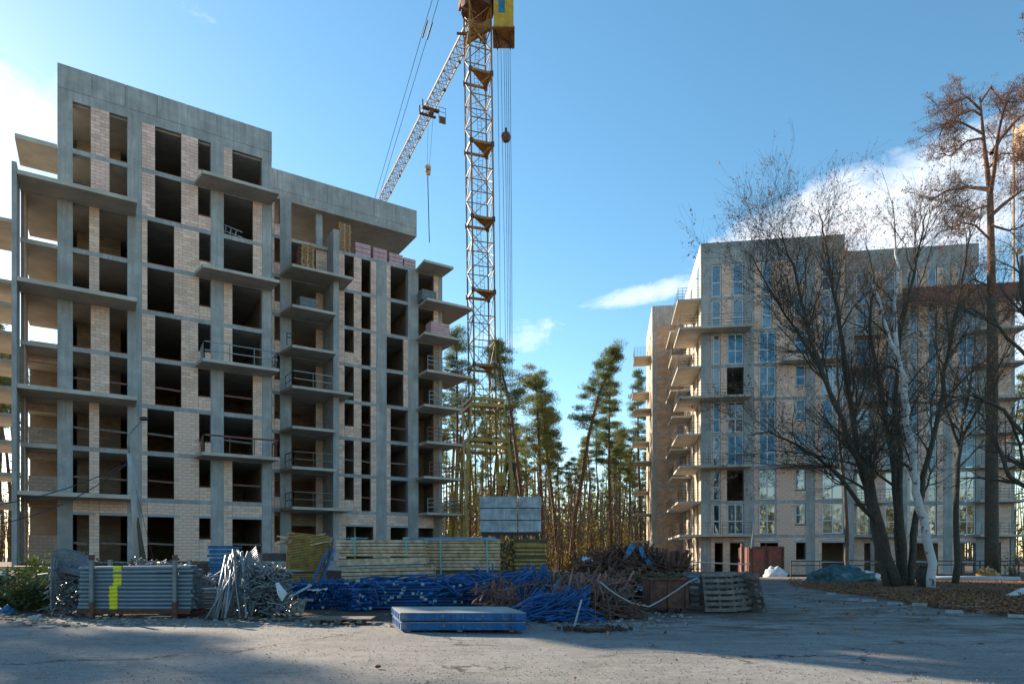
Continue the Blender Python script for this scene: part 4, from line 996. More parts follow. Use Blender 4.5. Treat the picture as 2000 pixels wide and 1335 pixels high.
def sheet(label, pts, m, name='tarpaulin', thick=.02, bump=.03, nx_=10, ny_=6, cat='tarpaulin'):
    a, b, c_, d = [Vector(p) for p in pts]; q = MB(); V = []
    for j in range(ny_+1):
        for i in range(nx_+1):
            s_, t_ = i/nx_, j/ny_; p = a.lerp(b, s_).lerp(d.lerp(c_, s_), t_); p.z += random.uniform(-bump, bump); V.append(p)
    for lvl in (0, 1): q.v += [tuple(p-Vector((0, 0, thick*lvl))) for p in V]
    n_ = nx_+1; m_ = len(V)
    for j in range(ny_):
        for i in range(nx_):
            k = j*n_+i; q.f.append((k, k+1, k+n_+1, k+n_)); q.f.append((m_+k, m_+k+n_, m_+k+n_+1, m_+k+1))
    for j in range(ny_): q.f.append((j*n_, (j+1)*n_, m_+(j+1)*n_, m_+j*n_)); q.f.append((j*n_+nx_, m_+j*n_+nx_, m_+(j+1)*n_+nx_, (j+1)*n_+nx_))
    for i in range(nx_): q.f.append((i, m_+i, m_+i+1, i+1)); q.f.append((ny_*n_+i, ny_*n_+i+1, m_+ny_*n_+i+1, m_+ny_*n_+i))
    return q.build(name, m, label=label, cat=cat, loc=a, smooth=True)
zt_ = ZZ(1053.5, 22.8)+.03
sheet('blue tarpaulin lying flat on top of the wide central beam stack', [(X(795, 22.8), 22.8, zt_), (X(972, 22.8), 22.8, zt_), (X(962, 22.8), 23.8, zt_+.08), (X(810, 22.8), 23.8, zt_+.09)], tarpb, bump=.015)
sheet('pale plastic edge sheet on the front of the central stack top', [(X(828, 22.7), 22.72, zt_-.03), (X(976, 22.7), 22.72, zt_-.03), (X(976, 22.7), 22.9, zt_+.0), (X(828, 22.7), 22.9, zt_+.0)], lintelm, 'plastic_sheet', bump=.004, cat='plastic sheet')
sheet('narrow blue tarpaulin on top of the left beam stack', [(X(668, 21.6), 21.6, ZZ(1052, 21.6)+.02), (X(712, 21.6), 21.6, ZZ(1052, 21.6)+.02), (X(712, 21.6), 22.2, ZZ(1051, 21.6)+.05), (X(668, 21.6), 22.2, ZZ(1051, 21.6)+.05)], tarpb, bump=.01)

# blue crates
bc = thing('blue_panel_crate_stack', 'stack of bright cyan blue formwork trays in front of the left building wall', 'crate stack', (X(430, 23), 23, 0))
for k, (xa, xb, ya, yb) in enumerate(((405, 452, 1064, 1072), (407, 455, 1072, 1081), (404, 456, 1081, 1088), (408, 453, 1089, 1098), (407, 455, 1098, 1106), (410, 450, 1107, 1115), (405, 445, 1115, 1126), (392, 450, 1126, 1136), (388, 440, 1137, 1150))):
    q = MB(); z0, z1 = ZZ(yb, 22.6)+.01, ZZ(ya, 22.6)-.01; x0_, x1_ = X(xa, 22.6), X(xb, 22.6)
    q.box(((x0_+x1_)/2, 23.1, (z0+z1)/2), (x1_-x0_-.05, .9, (z1-z0)*.55)); q.box(((x0_+x1_)/2, 22.64, z1-.02), (x1_-x0_, .06, .035)); q.box(((x0_+x1_)/2, 22.64, z0+.02), (x1_-x0_, .06, .035))
    for s_ in range(5): q.box((x0_+.03+(x1_-x0_-.06)*s_/4, 22.63, (z0+z1)/2), (.04, .05, z1-z0))
    q.build('tray', bluecrate, bc)
MB().box((X(425, 23), 23.2, .22), (.9, .8, .44)).build('support_block', concrete, bc)
MB().tube([P(328, 1124, 19.5), P(388, 1124, 19.5)], .06, 8).build('blue_pipe', bluecrate, label='short blue pipe lying behind the right end of the pipe rack', cat='pipe', loc=P(358, 1124, 19.5))

# blue prop stacks
t1 = pipes('blue_prop_bundle', 'bundle of blue steel props seen end on with round openings', 'steel props', X(625, 20)+.25, 20.7, .05, 2.0, 7, 15, .058, bluep, radians(80), sp=1.0, jx=.1)
t2 = pipes('blue_prop_bundle', 'long bundle of blue steel props lying lengthwise behind the blue panels', 'steel props', X(810, 19.6), 19.9, .05, 3.2, 9, 7, .042, bluep, radians(5), sp=1.15, jx=.32, ring=True)
t3 = pipes('blue_prop_bundle', 'short bundle of blue props end on between the two larger blue bundles', 'steel props', X(700, 18.8), 19.6, .05, 1.6, 7, 7, .045, bluep, radians(60), sp=1.1, jx=.1, ring=True)
for t_, xa_, xb_, y_, n_ in ((t2, 740, 905, 19.5, 46), (t1, 570, 680, 19.75, 22), (t3, 690, 730, 19.0, 12)):
    for _ in range(n_):
        c_ = P(random.uniform(xa_, xb_), random.uniform(1132, 1190), y_); c_.y = y_-random.uniform(.0, .12)
        MB().tube([c_, c_+Vector((random.uniform(.04, .12), 0, 0))], .045, 8).build('prop_collar', lintelm if random.random() < .5 else bluecrate, t_)
q = MB(); q.bar(P(612, 1132, 21), P(640, 1073, 21.2), .2, .06); q.bar(P(626, 1135, 21), P(652, 1072, 21.2), .18, .06); q.build('blue_board', bluep, label='two blue boards leaning upright beside the yellow panel stack', cat='boards', loc=P(630, 1130, 21))
MB().tube([P(608, 1142, 19.2), P(560, 1168, 18.4)], .035, 7).build('pale_pole', lintelm, label='pale pole slanting across the silver foil left of the blue props', cat='pole', loc=P(580, 1150, 19))
foilm = mat('silver_foil', (.30, .27, .2), .35, .5, 14, (.12, .08, .03), .8, metal=.6)
sheet('crumpled silver foil between the couplers and the blue props', [P(563, 1196, 17.6), P(592, 1198, 17.8), P(600, 1168, 18.6), P(570, 1168, 18.6)], foilm, 'foil', bump=.05, nx_=16, ny_=10, cat='foil')
sheet('white film strip lying on the end-on blue prop bundle', [P(600, 1152, 19.6), P(640, 1150, 19.6), P(638, 1143, 20.1), P(602, 1146, 20.1)], tarpw, 'plastic_sheet', bump=.03, cat='plastic sheet')

# blue / pinkish tangle
def tangle(name, label, cat, regs, seed, m, r=.022, flat=False, kind='stuff'):
    rg = random.Random(seed); q = MB()
    for (xa, xb, ya, yb, Y0, Y1, n, ang, spread, L) in regs:
        for _ in range(n):
            px, py, Y_ = rg.uniform(xa, xb), rg.uniform(ya, yb), rg.uniform(Y0, Y1)
            c0 = P(px, py, Y_); a = rg.gauss(ang, spread); l = L*rg.uniform(.5, 1.1)
            d = Vector((cos(a), rg.uniform(-.5, .5), sin(a))).normalized()*l/2
            p, e = c0-d, c0+d; p.z = max(p.z, .02); e.z = max(e.z, .02)
            if flat: q.bar(p, e, r*rg.uniform(1.5, 4), r*rg.uniform(.6, 1.2))
            else:
                mdl = (p+e)/2+Vector((rg.uniform(-.1, .1), 0, rg.uniform(-.06, .1)))*l; mdl.z = max(mdl.z, .02); q.tube([p, mdl, e], r*rg.uniform(.7, 1.2), 5)
    return q.build(name, m, label=label, cat=cat, kind=kind, loc=P(regs[0][0], 1150, regs[0][4]))
tangle('blue_prop_heap', 'loose blue props scattered on top of the blue prop bundles', 'steel props', [(575, 680, 1136, 1150, 19.7, 21, 34, .1, .5, .7), (700, 900, 1126, 1142, 19.6, 20.6, 40, .12, .15, 1.6), (690, 740, 1135, 1180, 18.9, 19.4, 26, -.4, .5, .7), (870, 930, 1135, 1160, 19.2, 20.2, 34, -.1, .5, .8)], 10, bluep, .026)
tangle('blue_prop_heap', 'untidy heap of bent blue props spilling onto the asphalt', 'steel props', [(910, 985, 1130, 1160, 18.4, 20.5, 60, -.5, .5, .9), (1010, 1070, 1120, 1165, 18.4, 20.5, 85, 1.2, .6, .9), (1030, 1120, 1170, 1212, 16.4, 18.0, 110, .45, .25, 1.2), (1095, 1140, 1165, 1212, 16.4, 17.4, 60, 1.1, .4, .8), (940, 1060, 1120, 1135, 19.5, 21, 40, -.1, .15, 1.2), (1050, 1160, 1195, 1216, 16.1, 17.0, 50, -.1, .3, .9)], 11, bluep, .026)
tangle('rusty_strip_heap', 'heap of pinkish brown rusty strips tangled among the blue props', 'metal scrap', [(930, 1010, 1145, 1185, 17.2, 19.5, 120, .3, .8, .55), (1020, 1100, 1135, 1180, 17.6, 19.5, 60, .4, .6, .7), (1080, 1230, 1130, 1205, 17.2, 20.0, 330, .6, .9, .7), (960, 1000, 1130, 1150, 18.2, 18.8, 12, 1.4, .2, .6), (1130, 1250, 1180, 1208, 17.0, 18, 90, -.3, .4, .8)], 12, rustpink, .02, True)
tangle('rusty_scrap_mountain', 'big dark mound of rusty scrap metal in front of the forest', 'scrap metal', [(1130, 1340, 1100, 1145, 24, 27.5, 620, .1, .6, 1.1), (1160, 1300, 1082, 1115, 25, 27.5, 360, 0, .7, .8), (1190, 1270, 1070, 1090, 25.6, 27, 110, .2, .8, .6), (1285, 1345, 1085, 1110, 24.5, 26, 90, 1.2, .5, .7), (1075, 1150, 1118, 1135, 24, 26, 100, 0, .4, .8), (1160, 1265, 1120, 1165, 20.5, 23, 260, .2, .8, .7)], 13, rust, .035, True)
# mound under the scrap so that it has a body
q = MB(); cm = Vector((X(1235, 26.5), 26.8, -.1)); q.sphere(cm, 1.0, 28, 12, (2.3, 1.6, 1.75), .06); q.sphere(Vector((X(1195, 22), 22.3, -.1)), 1.0, 20, 8, (1.1, .7, .75), .08)
q.build('scrap_mound', rust, label='rust brown core of the scrap mound', cat='mound', kind='stuff', loc=cm)
sheet('left blue tarpaulin strip hanging on the scrap mound', [P(1218, 1088, 25.0), P(1226, 1088, 25.0), P(1244, 1064, 25.8), P(1228, 1062, 25.8)], tarpb, bump=.06)
sheet('middle blue tarpaulin strip on the scrap mound slope', [P(1252, 1086, 24.9), P(1262, 1088, 24.9), P(1256, 1068, 25.6), P(1247, 1066, 25.6)], tarpb, bump=.05)
sheet('right blue tarpaulin rag low on the scrap mound', [P(1266, 1102, 24.4), P(1280, 1112, 24.4), P(1268, 1090, 25.0), P(1258, 1092, 25.0)], tarpb, bump=.06)
sheet('pale bluish sheet lying in the scrap at its left foot', [P(1136, 1092, 25.0), P(1158, 1094, 25.0), P(1155, 1088, 25.8), P(1138, 1087, 25.8)], tarpw, 'plastic_sheet', bump=.05, cat='plastic sheet')
sheet('white tarpaulin scrap beside the rusty bin', [P(1240, 1152, 20.4), P(1262, 1150, 20.4), P(1264, 1140, 20.9), P(1246, 1141, 20.9)], tarpw, 'plastic_sheet', bump=.05, cat='plastic sheet')
tangle('wood_scrap_heap', 'splintered grey planks and sticks in front of the scrap mound', 'timber scrap', [(1180, 1240, 1150, 1208, 17.5, 19, 60, 1.0, .7, .6), (1060, 1170, 1120, 1140, 22, 23.5, 60, 0, .3, .8), (1115, 1180, 1150, 1200, 17.5, 19, 40, .2, .6, .7)], 14, woodgr, .022, True)
for i, (a, b, c_, d) in enumerate(((1188, 1150, 1196, 1206), (1198, 1152, 1212, 1204))): MB().bar(P(a, b, 18), P(c_, d, 17.2), .09, .03).build('leaning_plank', woodgr, label=('left', 'right')[i]+' of two grey planks leaning upright in the rusty strip heap', cat='plank', loc=P(c_, d, 17.2))

# blue formwork panels in front
pk = [('lower of the two blue formwork panels lying on the asphalt', 738, 1028, 1232, .0, 14.1, 0), ('upper blue formwork panel with a pale plywood face', 743, 1028, 1215, .2, 14.1, .03)]
for i, (lb, xa, xb, yb, z0, Y_, o) in enumerate(pk):
    t = thing('shuttering_element', lb, 'panel', ((X(885, Y_)), Y_+.8, z0+.03), 'blue formwork panels on the asphalt')
    xl, xr = X(783 if i == 0 else 778, Y_)+o, X(xb, Y_)
    th_ = .17; z0 += .03; z1 = z0+th_; sk = -.48
    def hx(za, zb_, e=0.): return [(xl+e, Y_+e, za), (xr-e, Y_+.05+e, za), (xr+.0-e+sk*.9, Y_+1.75-e, za), (xl+sk+e, Y_+1.7-e, za), (xl+e, Y_+e, zb_), (xr-e, Y_+.05+e, zb_), (xr-e+sk*.9, Y_+1.75-e, zb_), (xl+sk+e, Y_+1.7-e, zb_)]
    MB().hexa(hx(z0, z1-.018)).build('steel_frame', bluepanel, t)
    MB().hexa(hx(z1-.017, z1, .012)).build('plywood_face', bluetop, t)
    q = MB(); q.hexa(hx(z1-.03, z1-.019, -.01)); q.hexa(hx(z0+.002, z0+.02, -.01)); q.build('frame_flange', bluepanel, t)
    for k in range(13):
        xk = xl+.08+(xr-xl-.16)*k/12; MB().box((xk, Y_-.012, (z0+z1)/2-.006), (.035, .02, th_-.05)).build('rib', bluepanel, t)
    for k in range(5):
        MB().box((xl-.008+sk*(k+.5)/5.2, Y_+.17+k*.33, (z0+z1)/2-.006), (.02, .04, th_-.05)).build('rib', bluepanel, t)
    if i == 0:
        for k in range(3): MB().box((xl+.15+k*1.1, Y_+.5, .014), (.1, 1.0, .03)).build('skid', woodgr, t)
MB().box((X(662, 15.8), 16.1, .1), (1.5, .75, .025), .04).build('flat_board', woodgr, label='thin grey board lying flat on two blocks before the blue props', cat='board', loc=(X(662, 15.8), 16.1, .1))
q = MB(); 
for dx in (-.5, 0, .5): q.box((X(662, 15.8)+dx, 16.05, .045), (.12, .6, .085))
q.build('board_bearers', woodgr, label='short timber bearers under the thin grey board', cat='bearers', loc=(X(662, 15.8), 16.05, 0))

# rusty bin
bY = 18.9
bn = thing('rusty_bin', 'square rusty steel bin standing on small feet beside the pallets', 'bin', (X(1306, bY), bY+.5, 0))
xa, xb = X(1268, bY), X(1345, bY); wB = xb-xa; c_ = ((xa+xb)/2, bY+.5)
q = MB(); z0, z1 = .12, .98
q.box((c_[0], bY+.03, (z0+z1)/2), (wB, .03, z1-z0)); q.box((c_[0], bY+.97, (z0+z1)/2), (wB, .03, z1-z0)); q.box((xa+.015, c_[1], (z0+z1)/2), (.03, .9, z1-z0)); q.box((xb-.015, c_[1], (z0+z1)/2), (.03, .9, z1-z0)); q.box((c_[0], c_[1], z0+.02), (wB-.07, .9, .03)); q.build('bin_shell', rust, bn)
q = MB(); q.box((c_[0], bY-.0, z1-.03), (wB+.06, .07, .07)); q.box((xa, c_[1], z1-.03), (.07, .92, .07)); q.box((xb, c_[1], z1-.03), (.07, .92, .07)); q.box((c_[0], bY+1.0, z1-.03), (wB+.06, .07, .07)); q.build('rim', rust, bn)
for dx in (.0, .5, 1): q = MB(); q.box((xa+.06+(wB-.12)*dx, bY-.005, (z0+z1)/2-.04), (.06, .05, z1-z0-.1)); q.build('rib', rust, bn)
for dx in (.08, .55, .9): MB().box((xa+wB*dx, bY+.15, .06), (.14, .2, .12)).build('foot', darkst, bn)
q = MB()
for _ in range(26): q.bar((c_[0]+random.uniform(-.5, .5), c_[1]+random.uniform(-.4, .4), .8), (c_[0]+random.uniform(-.6, .6), c_[1]+random.uniform(-.4, .4), random.uniform(.98, 1.15)), .05)
q.build('bin_rubbish', wooddk, label='dark rubbish heaped in the rusty bin', cat='rubbish', kind='stuff', loc=(c_[0], c_[1], .9))
# barrier tape
def ropeline(label, pts, r, m, name='barrier_tape', cat='tape'):
    return MB().tube(pts, r, 5).build(name, m, label=label, cat=cat, loc=pts[0], smooth=True)
ropeline('white rope sagging across the rusty bin', [P(1173, 1136, 16.4), P(1190, 1151, 16.5), P(1208, 1163, 16.7), P(1232, 1176, 17.0), P(1267, 1184, 17.8), P(1290, 1172, 18.4), P(1320, 1153, 18.6), P(1346, 1135, 18.7), P(1362, 1128, 18.8), P(1366, 1137, 18.8)], .02, lintelm, 'sagging_rope', 'rope')
sheet('green rag on the corner post right of the bin', [P(1340, 1126, 18.9), P(1366, 1127, 18.9), P(1364, 1122, 19.4), P(1345, 1121, 19.4)], tarpg, 'rag', bump=.02, cat='rag')
# pallets
def pallet_me():
    q = MB()
    for k in range(7): q.box((0, -.52+k*.173, .13), (1.2, .1, .022))
    for x_ in (-.54, 0, .54): q.box((x_, 0, .1), (.1, 1.14, .022)); 
    for x_ in (-.54, 0, .54):
        for y_ in (-.5, 0, .5): q.box((x_, y_, .055), (.1, .14, .066))
    for y_ in (-.5, 0, .5): q.box((0, y_, .011), (1.2, .1, .022))
    return q
pme = bpy.data.meshes.new('pallet'); _q = pallet_me(); pme.from_pydata(_q.v, [], _q.f); pme.materials.append(woodgr)
pme2 = pme.copy(); pme2.materials.clear(); pme2.materials.append(woodlt)
PG = 'old pallets leaning together right of the bin'
for k, (px, Y_, rx, ry, rz, z, lb) in enumerate(((1402, 19.2, 72, 0, 82+90, .52, 'grey pallet leaning upright with its slats facing the camera'), (1440, 19.6, 80, 0, 35, .55, 'pallet standing on edge just right of the slat-facing pallet'), (1452, 19.7, 74, 0, 120, .5, 'pallet tilted back in the middle of the leaning pallets'),
        (1462, 20.2, 78, 0, 75, .55, 'rightmost pallet of the leaning group'), (1425, 20.6, 0, 0, 8, .75, 'grey pallet lying flat on top of the leaning group'), (1370, 19.8, 82, 0, 130, .55, 'dark pallet leaning against the rusty bin'), (1398, 20.3, 85, 0, 10, .55, 'pallet hidden behind the slat-facing pallet'))):
    o = inst('pallet', pme, None, (X(px, Y_), Y_, z), (radians(rx), radians(ry), radians(rz))); tag(o, lb, 'pallet', PG)
    if k == 0: o.rotation_euler = (radians(74), radians(90), 0); o.rotation_euler = (radians(72), 0, 0); o.scale = (.75, 1, 1)
# tripod of rods round a manhole
mh = thing('manhole_marker', 'three thin rods standing round an open manhole on the asphalt', 'marker', (X(1160, 14.6), 14.6, 0))
MB().tube([(X(1159, 14.7), 14.7, -.02), (X(1159, 14.7), 14.7, .03)], .36, 20).build('manhole_ring', rust, mh)
MB().tube([(X(1159, 14.7), 14.7, .03), (X(1159, 14.7), 14.7, .036)], .27, 20).build('manhole_opening', darkst, mh)
MB().tube([P(1121, 1224, 14.8), P(1136, 1170, 14.9)], .022, 6).build('rod', lintelm, mh, label='white stick leaning on the left')
MB().tube([P(1121, 1226, 14.8), P(1120, 1233, 14.7)], .02, 6).build('rod', rust, mh)
MB().tube([P(1163, 1224, 15), P(1163, 1150, 15)], .012, 5).build('rod', rust, mh); MB().tube([P(1195, 1226, 14.8), P(1186, 1160, 14.9)], .012, 5).build('rod', rust, mh)
q = MB(); rg = random.Random(9)
for _ in range(160):
    a = rg.uniform(0, 2*pi); d = rg.uniform(.3, .75); q.box((X(1160, 14.7)+d*cos(a)*1.1, 14.7+d*sin(a)*.8, .01), (rg.uniform(.02, .07),)*3, a)
q.build('spilt_earth', soil, label='loose soil crumbs around the manhole', cat='soil', kind='stuff', loc=(X(1160, 14.7), 14.7, 0))

# ================================================================= right background yard
cY = 52.0
ct = thing('rusty_container', 'rusty container with two red and orange doors in front of the right building', 'container', (X(1496, cY), cY+1.2, 0))
xa, xb = X(1464, cY), X(1530, cY); zc = ZZ(1068, cY)
MB().box(((xa+xb)/2, cY+1.3, zc/2), (xb-xa, 2.5, zc)).build('container_body', redbr, ct)
for k in range(2):
    a = xa+.22+(xb-xa-.4)*k/2; b = a+(xb-xa-.5)/2
    d_ = MB().box(((a+b)/2, cY-.0, zc/2+.02), (b-a, .05, zc-.25)).build('door', redbr, ct, label='door with a dark red upper half'); MB().box(((a+b)/2, cY-.035, zc*.28+.05), (b-a-.08, .02, zc*.5)).build('door_panel', rust, d_)
    MB().box(((a+b)/2, cY-.035, zc*.75), (b-a-.08, .02, zc*.35)).build('door_panel', mat('door_red%d' % k, (.20, .035, .025), .6, .3, 3), d_)
    MB().tube([(a+(.1 if k else b-a-.1), cY-.06, .2), (a+(.1 if k else b-a-.1), cY-.06, zc-.2)], .03, 6).build('door_bar', darkst, d_)
q = MB(); q.box((xa, cY+.05, zc/2), (.14, .14, zc+.1)); q.box((xb, cY+.05, zc/2), (.14, .14, zc+.1)); q.box(((xa+xb)/2, cY+.02, zc), (xb-xa, .14, .14)); q.build('container_frame', rust, ct)
MB().box((xa-.35, cY+.6, zc/2), (.25, .2, zc+.6)).build('rusty_post', rustpink, label='light rusty post standing left of the red-doored container', cat='post', loc=(xa-.35, cY+.6, 0))
ropeline('thin white stick leaning over the container corner', [P(1467, 1070, 51.5), P(1476, 1000, 51.8)], .05, lintelm, 'white_stick', 'stick')
def lump(name, label, cat, px, Y_, dims, m, seed, sub=(14, 9), jit=.12, z=0):
    random.seed(seed); q = MB(); q.sphere((0, 0, 0), 1, sub[0]*2, sub[1]*2, (1, 1, 1), 0); vv = []
    for (a_, b_, c__) in q.v:
        v_ = Vector((a_, b_, c__)); n_ = mnoise.noise(v_*2.1+Vector((seed*3.1, 0, 0)))*jit*2.2+(abs(mnoise.noise(v_*4.3+Vector((0, seed*1.7, 0))))-.25)*jit*1.9+mnoise.noise(v_*9+Vector((seed, 0, 5)))*jit*.45
        v_ *= 1+n_; vv.append((X(px, Y_)+v_.x*dims[0], Y_+v_.y*dims[1], z+v_.z*dims[2]))
    q.v = vv; o = q.build(name, m, label=label, cat=cat, loc=(X(px, Y_), Y_, 0), smooth=True); return o
lump('white_sack', 'white bulky sack lying before the red-doored container', 'sack', 1514, 50.5, (.82, .6, .62), tarpw, 3, z=.15)
lump('red_sack', 'bright red bag standing in the ground floor doorway', 'bag', 1448, 56.5, (.32, .3, .85), redpt, 4, z=.7, jit=.2)
lump('tarp_covered_heap', 'low heap covered with a teal tarpaulin left of the multi-stemmed tree', 'covered heap', 1640, 41, (2.15, 1.2, 1.0), tarpg, 5, (30, 18), .16, -.05)
lump('white_sheet_heap', 'crumpled pale blue plastic between the teal heap and the tree', 'plastic', 1688, 42, (.9, .6, .55), tarpw, 6, (16, 10), .18, .15)
lump('dark_bundle', 'dark blue bundle of rubbish at the foot of the birch', 'rubbish', 1805, 33, (.35, .3, .75), darkst, 7, (14, 9), .25, .35)
def log(label, a, b, r, m=barkb, name='log'): return MB().tube([a, a.lerp(b, .5)+Vector((0, 0, .03)), b], r, 9).build(name, m, label=label, cat='log', loc=a, smooth=True)
log('birch log lying in the leaves at the right picture edge', P(1968, 1172, 25.5)+Vector((0, 0, .1)), P(2030, 1145, 27)+Vector((0, 0, .1)), .13)
log('long grey concrete post lying in the leaves behind the birch', P(1816, 1130, 42), P(1990, 1131, 42), .19, lintelm, 'fallen_post')
lump('firewood_heap', 'small sunlit heap of yellowish cut wood near the big pine trunk', 'wood', 1929, 44, (.62, .4, .42), mat('cut_wood', (.42, .27, .1), .8, .4, 5, (.1, .06, .04), .7), 8, (10, 8), .35, .35)
# low wire fence in front of the right building
fn = thing('low_fence', 'low fence of thin posts and sagging rails before the right building', 'fence', (X(1700, 47), 47, 0))
pp = [1545, 1600, 1655, 1720, 1775, 1830, 1878, 1914, 1950, 1990, 2040]
for a, b in zip(pp[:-1], pp[1:]):
    MB().bar((X(a, 47), 47, 0), (X(a, 47), 47, 1.3), .06).build('fence_post', darkst, fn)
    for z in (.95, 1.25): MB().bar((X(a, 47), 47, z+random.uniform(-.05, .05)), (X(b, 47), 47, z+random.uniform(-.05, .05)), .05, .07).build('fence_rail', darkst, fn)
ropeline('red and white barrier tape strung low before the ground floor of the right building', [P(1350, 1096, 50), P(1400, 1099, 50), P(1450, 1101, 50), P(1465, 1100, 50)], .05, lintelm)

# ================================================================= things on the left building's balconies
BG = 'stacks of wooden pallets on the left building'
def palstack(label, px, Y_, zb_, n, rz, m, jit=.04):
    t = thing('pallet_stack', label, 'pallet stack', (X(px, Y_), Y_, zb_), BG)
    for k in range(n): inst('pallet', m, t, (random.uniform(-jit, jit)+.01*k*0, random.uniform(-jit, jit), .144*k), (0, 0, rz+pi/2+random.uniform(-.05, .05)))
    return t
u1 = uL(597, 3.2); pme3 = bpy.data.meshes.new('pallet'); _q = MB(); _q.box((0, 0, .122), (1.2, 1.0, .034)); _q.box((0, 0, .015), (1.2, 1.0, .026)); [_q.box((x_, y_, .066), (.12, .12, .076)) for x_ in (-.5, 0, .5) for y_ in (-.4, 0, .4)]; pme3.from_pydata(_q.v, [], _q.f); pme3.materials.append(woodlt)
p = FL.pt(u1, 3.2, LZ[2]+.01); palstack('tall stack of pallets on the loggia slab below the upper pallet stack', 597, p.y, LZ[2]+.01, 13, radians(32), pme3, .035)
u1 = uL(669, VE+1); p = FL.pt(u1, VE+1, LZ[1]+.01); palstack('tallest pallet stack up on the open roof terrace', 669, p.y, LZ[1]+.01, 17, radians(32), pme3, .035)
p = FL.pt(uL(888, 5.0), 5.0, 0); palstack('short pallet stack on the upper right balcony corner beside the crane', 888, p.y, LZ[2]+.01, 4, radians(32), pme)
PKG = 'pink wrapped block packs on the terrace'
for k, (xa, xb, ya, yb, lb) in enumerate(((694, 725, 452, 478, 'leftmost and tallest pink wrapped block pack on the roof terrace'), (729, 757, 461, 486, 'second pink wrapped block pack from the left on the roof terrace'), (760, 788, 470, 494, 'third pink wrapped block pack from the left on the roof terrace'), (789, 813, 482, 502, 'rightmost pink wrapped block pack on the roof terrace'))):
    u0_, u1_ = uL(xa, VE+.3), uL(xb, VE+.3); Y_ = FL.Y((u0_+u1_)/2, VE+.3); c0 = FL.pt((u0_+u1_)/2, VE+.9, LZ[1]+.02)
    t = thing('block_pack', lb, 'block pack', c0, PKG); h_ = {0: 1.15, 1: 1.1, 2: 1.0, 3: .9}[k]
    for a in range(3): MB().fbox(FL, u0_+.02, u1_-.05, VE+.3, VE+1.3, LZ[1]+.03+a*h_/3, LZ[1]+.02+(a+1)*h_/3-.03).build('block_layer', pinkpk, t)
c0 = FL.pt(uL(860, 3.1), 3.6, LZ[3]+.01); t = thing('block_pack', 'pink wrapped block pack on the right balcony below the roof slab', 'block pack', c0, PKG)
for a in range(5): MB().fbox(FL, uL(842, 3.1), uL(878, 3.1), 3.1, 4.2, LZ[3]+.02+a*.24, LZ[3]+a*.24+.24).build('block_layer', pinkpk, t)
for k, (pa, pb, z, v, lb) in enumerate(((586, 618, LZ[3], 2.7, 'grey block pack on the second loggia slab from the top'), (825, 852, LZ[2], 3.4, 'grey block pack on the upper right balcony'))):
    c0 = FL.pt(uL((pa+pb)/2, v), v+.5, z); t = thing('block_pack', lb, 'block pack', c0, None)
    for a in range(3): MB().fbox(FL, uL(pa, v), uL(pb, v), v, v+1, z+.02+a*.3, z+a*.3+.3).build('block_layer', mat('grey_pack%d' % (k*3+a), (.13, .16, .17), .7, .2, 3), t)
q = MB(); p0 = FL.pt(uL(452, .4), .4, LZ[2]+.02)
for k in range(3): a = p0+Vector((k*.35-.5, 0, 0)); q.bar(a, a+Vector((.1, .1, .95-k*.2)), .05)
q.bar(p0+Vector((-.5, 0, .9)), p0+Vector((.7, .1, .45)), .05); q.bar(p0+Vector((-.5, 0, .5)), p0+Vector((.7, .1, .1)), .05)
q.build('metal_frame', lintelm, label='small white metal frame standing in an upper opening of the left building', cat='frame', loc=p0)
p0 = FL.pt(uL(870, 2.9), 3.2, LZ[4]+.02); q = MB()
for k in range(26): a = FL.pt(uL(random.uniform(872, 915), 3), random.uniform(2.9, 4), LZ[4]+.05+random.random()*.45); q.box(a, (.5, .12, .07), random.uniform(-.3, 1))
q.build('brick_scraps', brickred, label='reddish board scraps piled on the fourth balcony beside the crane', cat='boards', kind='stuff', loc=p0)
# timber props under a few right balconies
MB().bar(P(902, 770, 58.5), P(912, 1040, 58), .14).build('timber_prop', woodlt, label='long timber pole standing between the balconies and the crane', cat='pole', loc=P(912, 1040, 58))
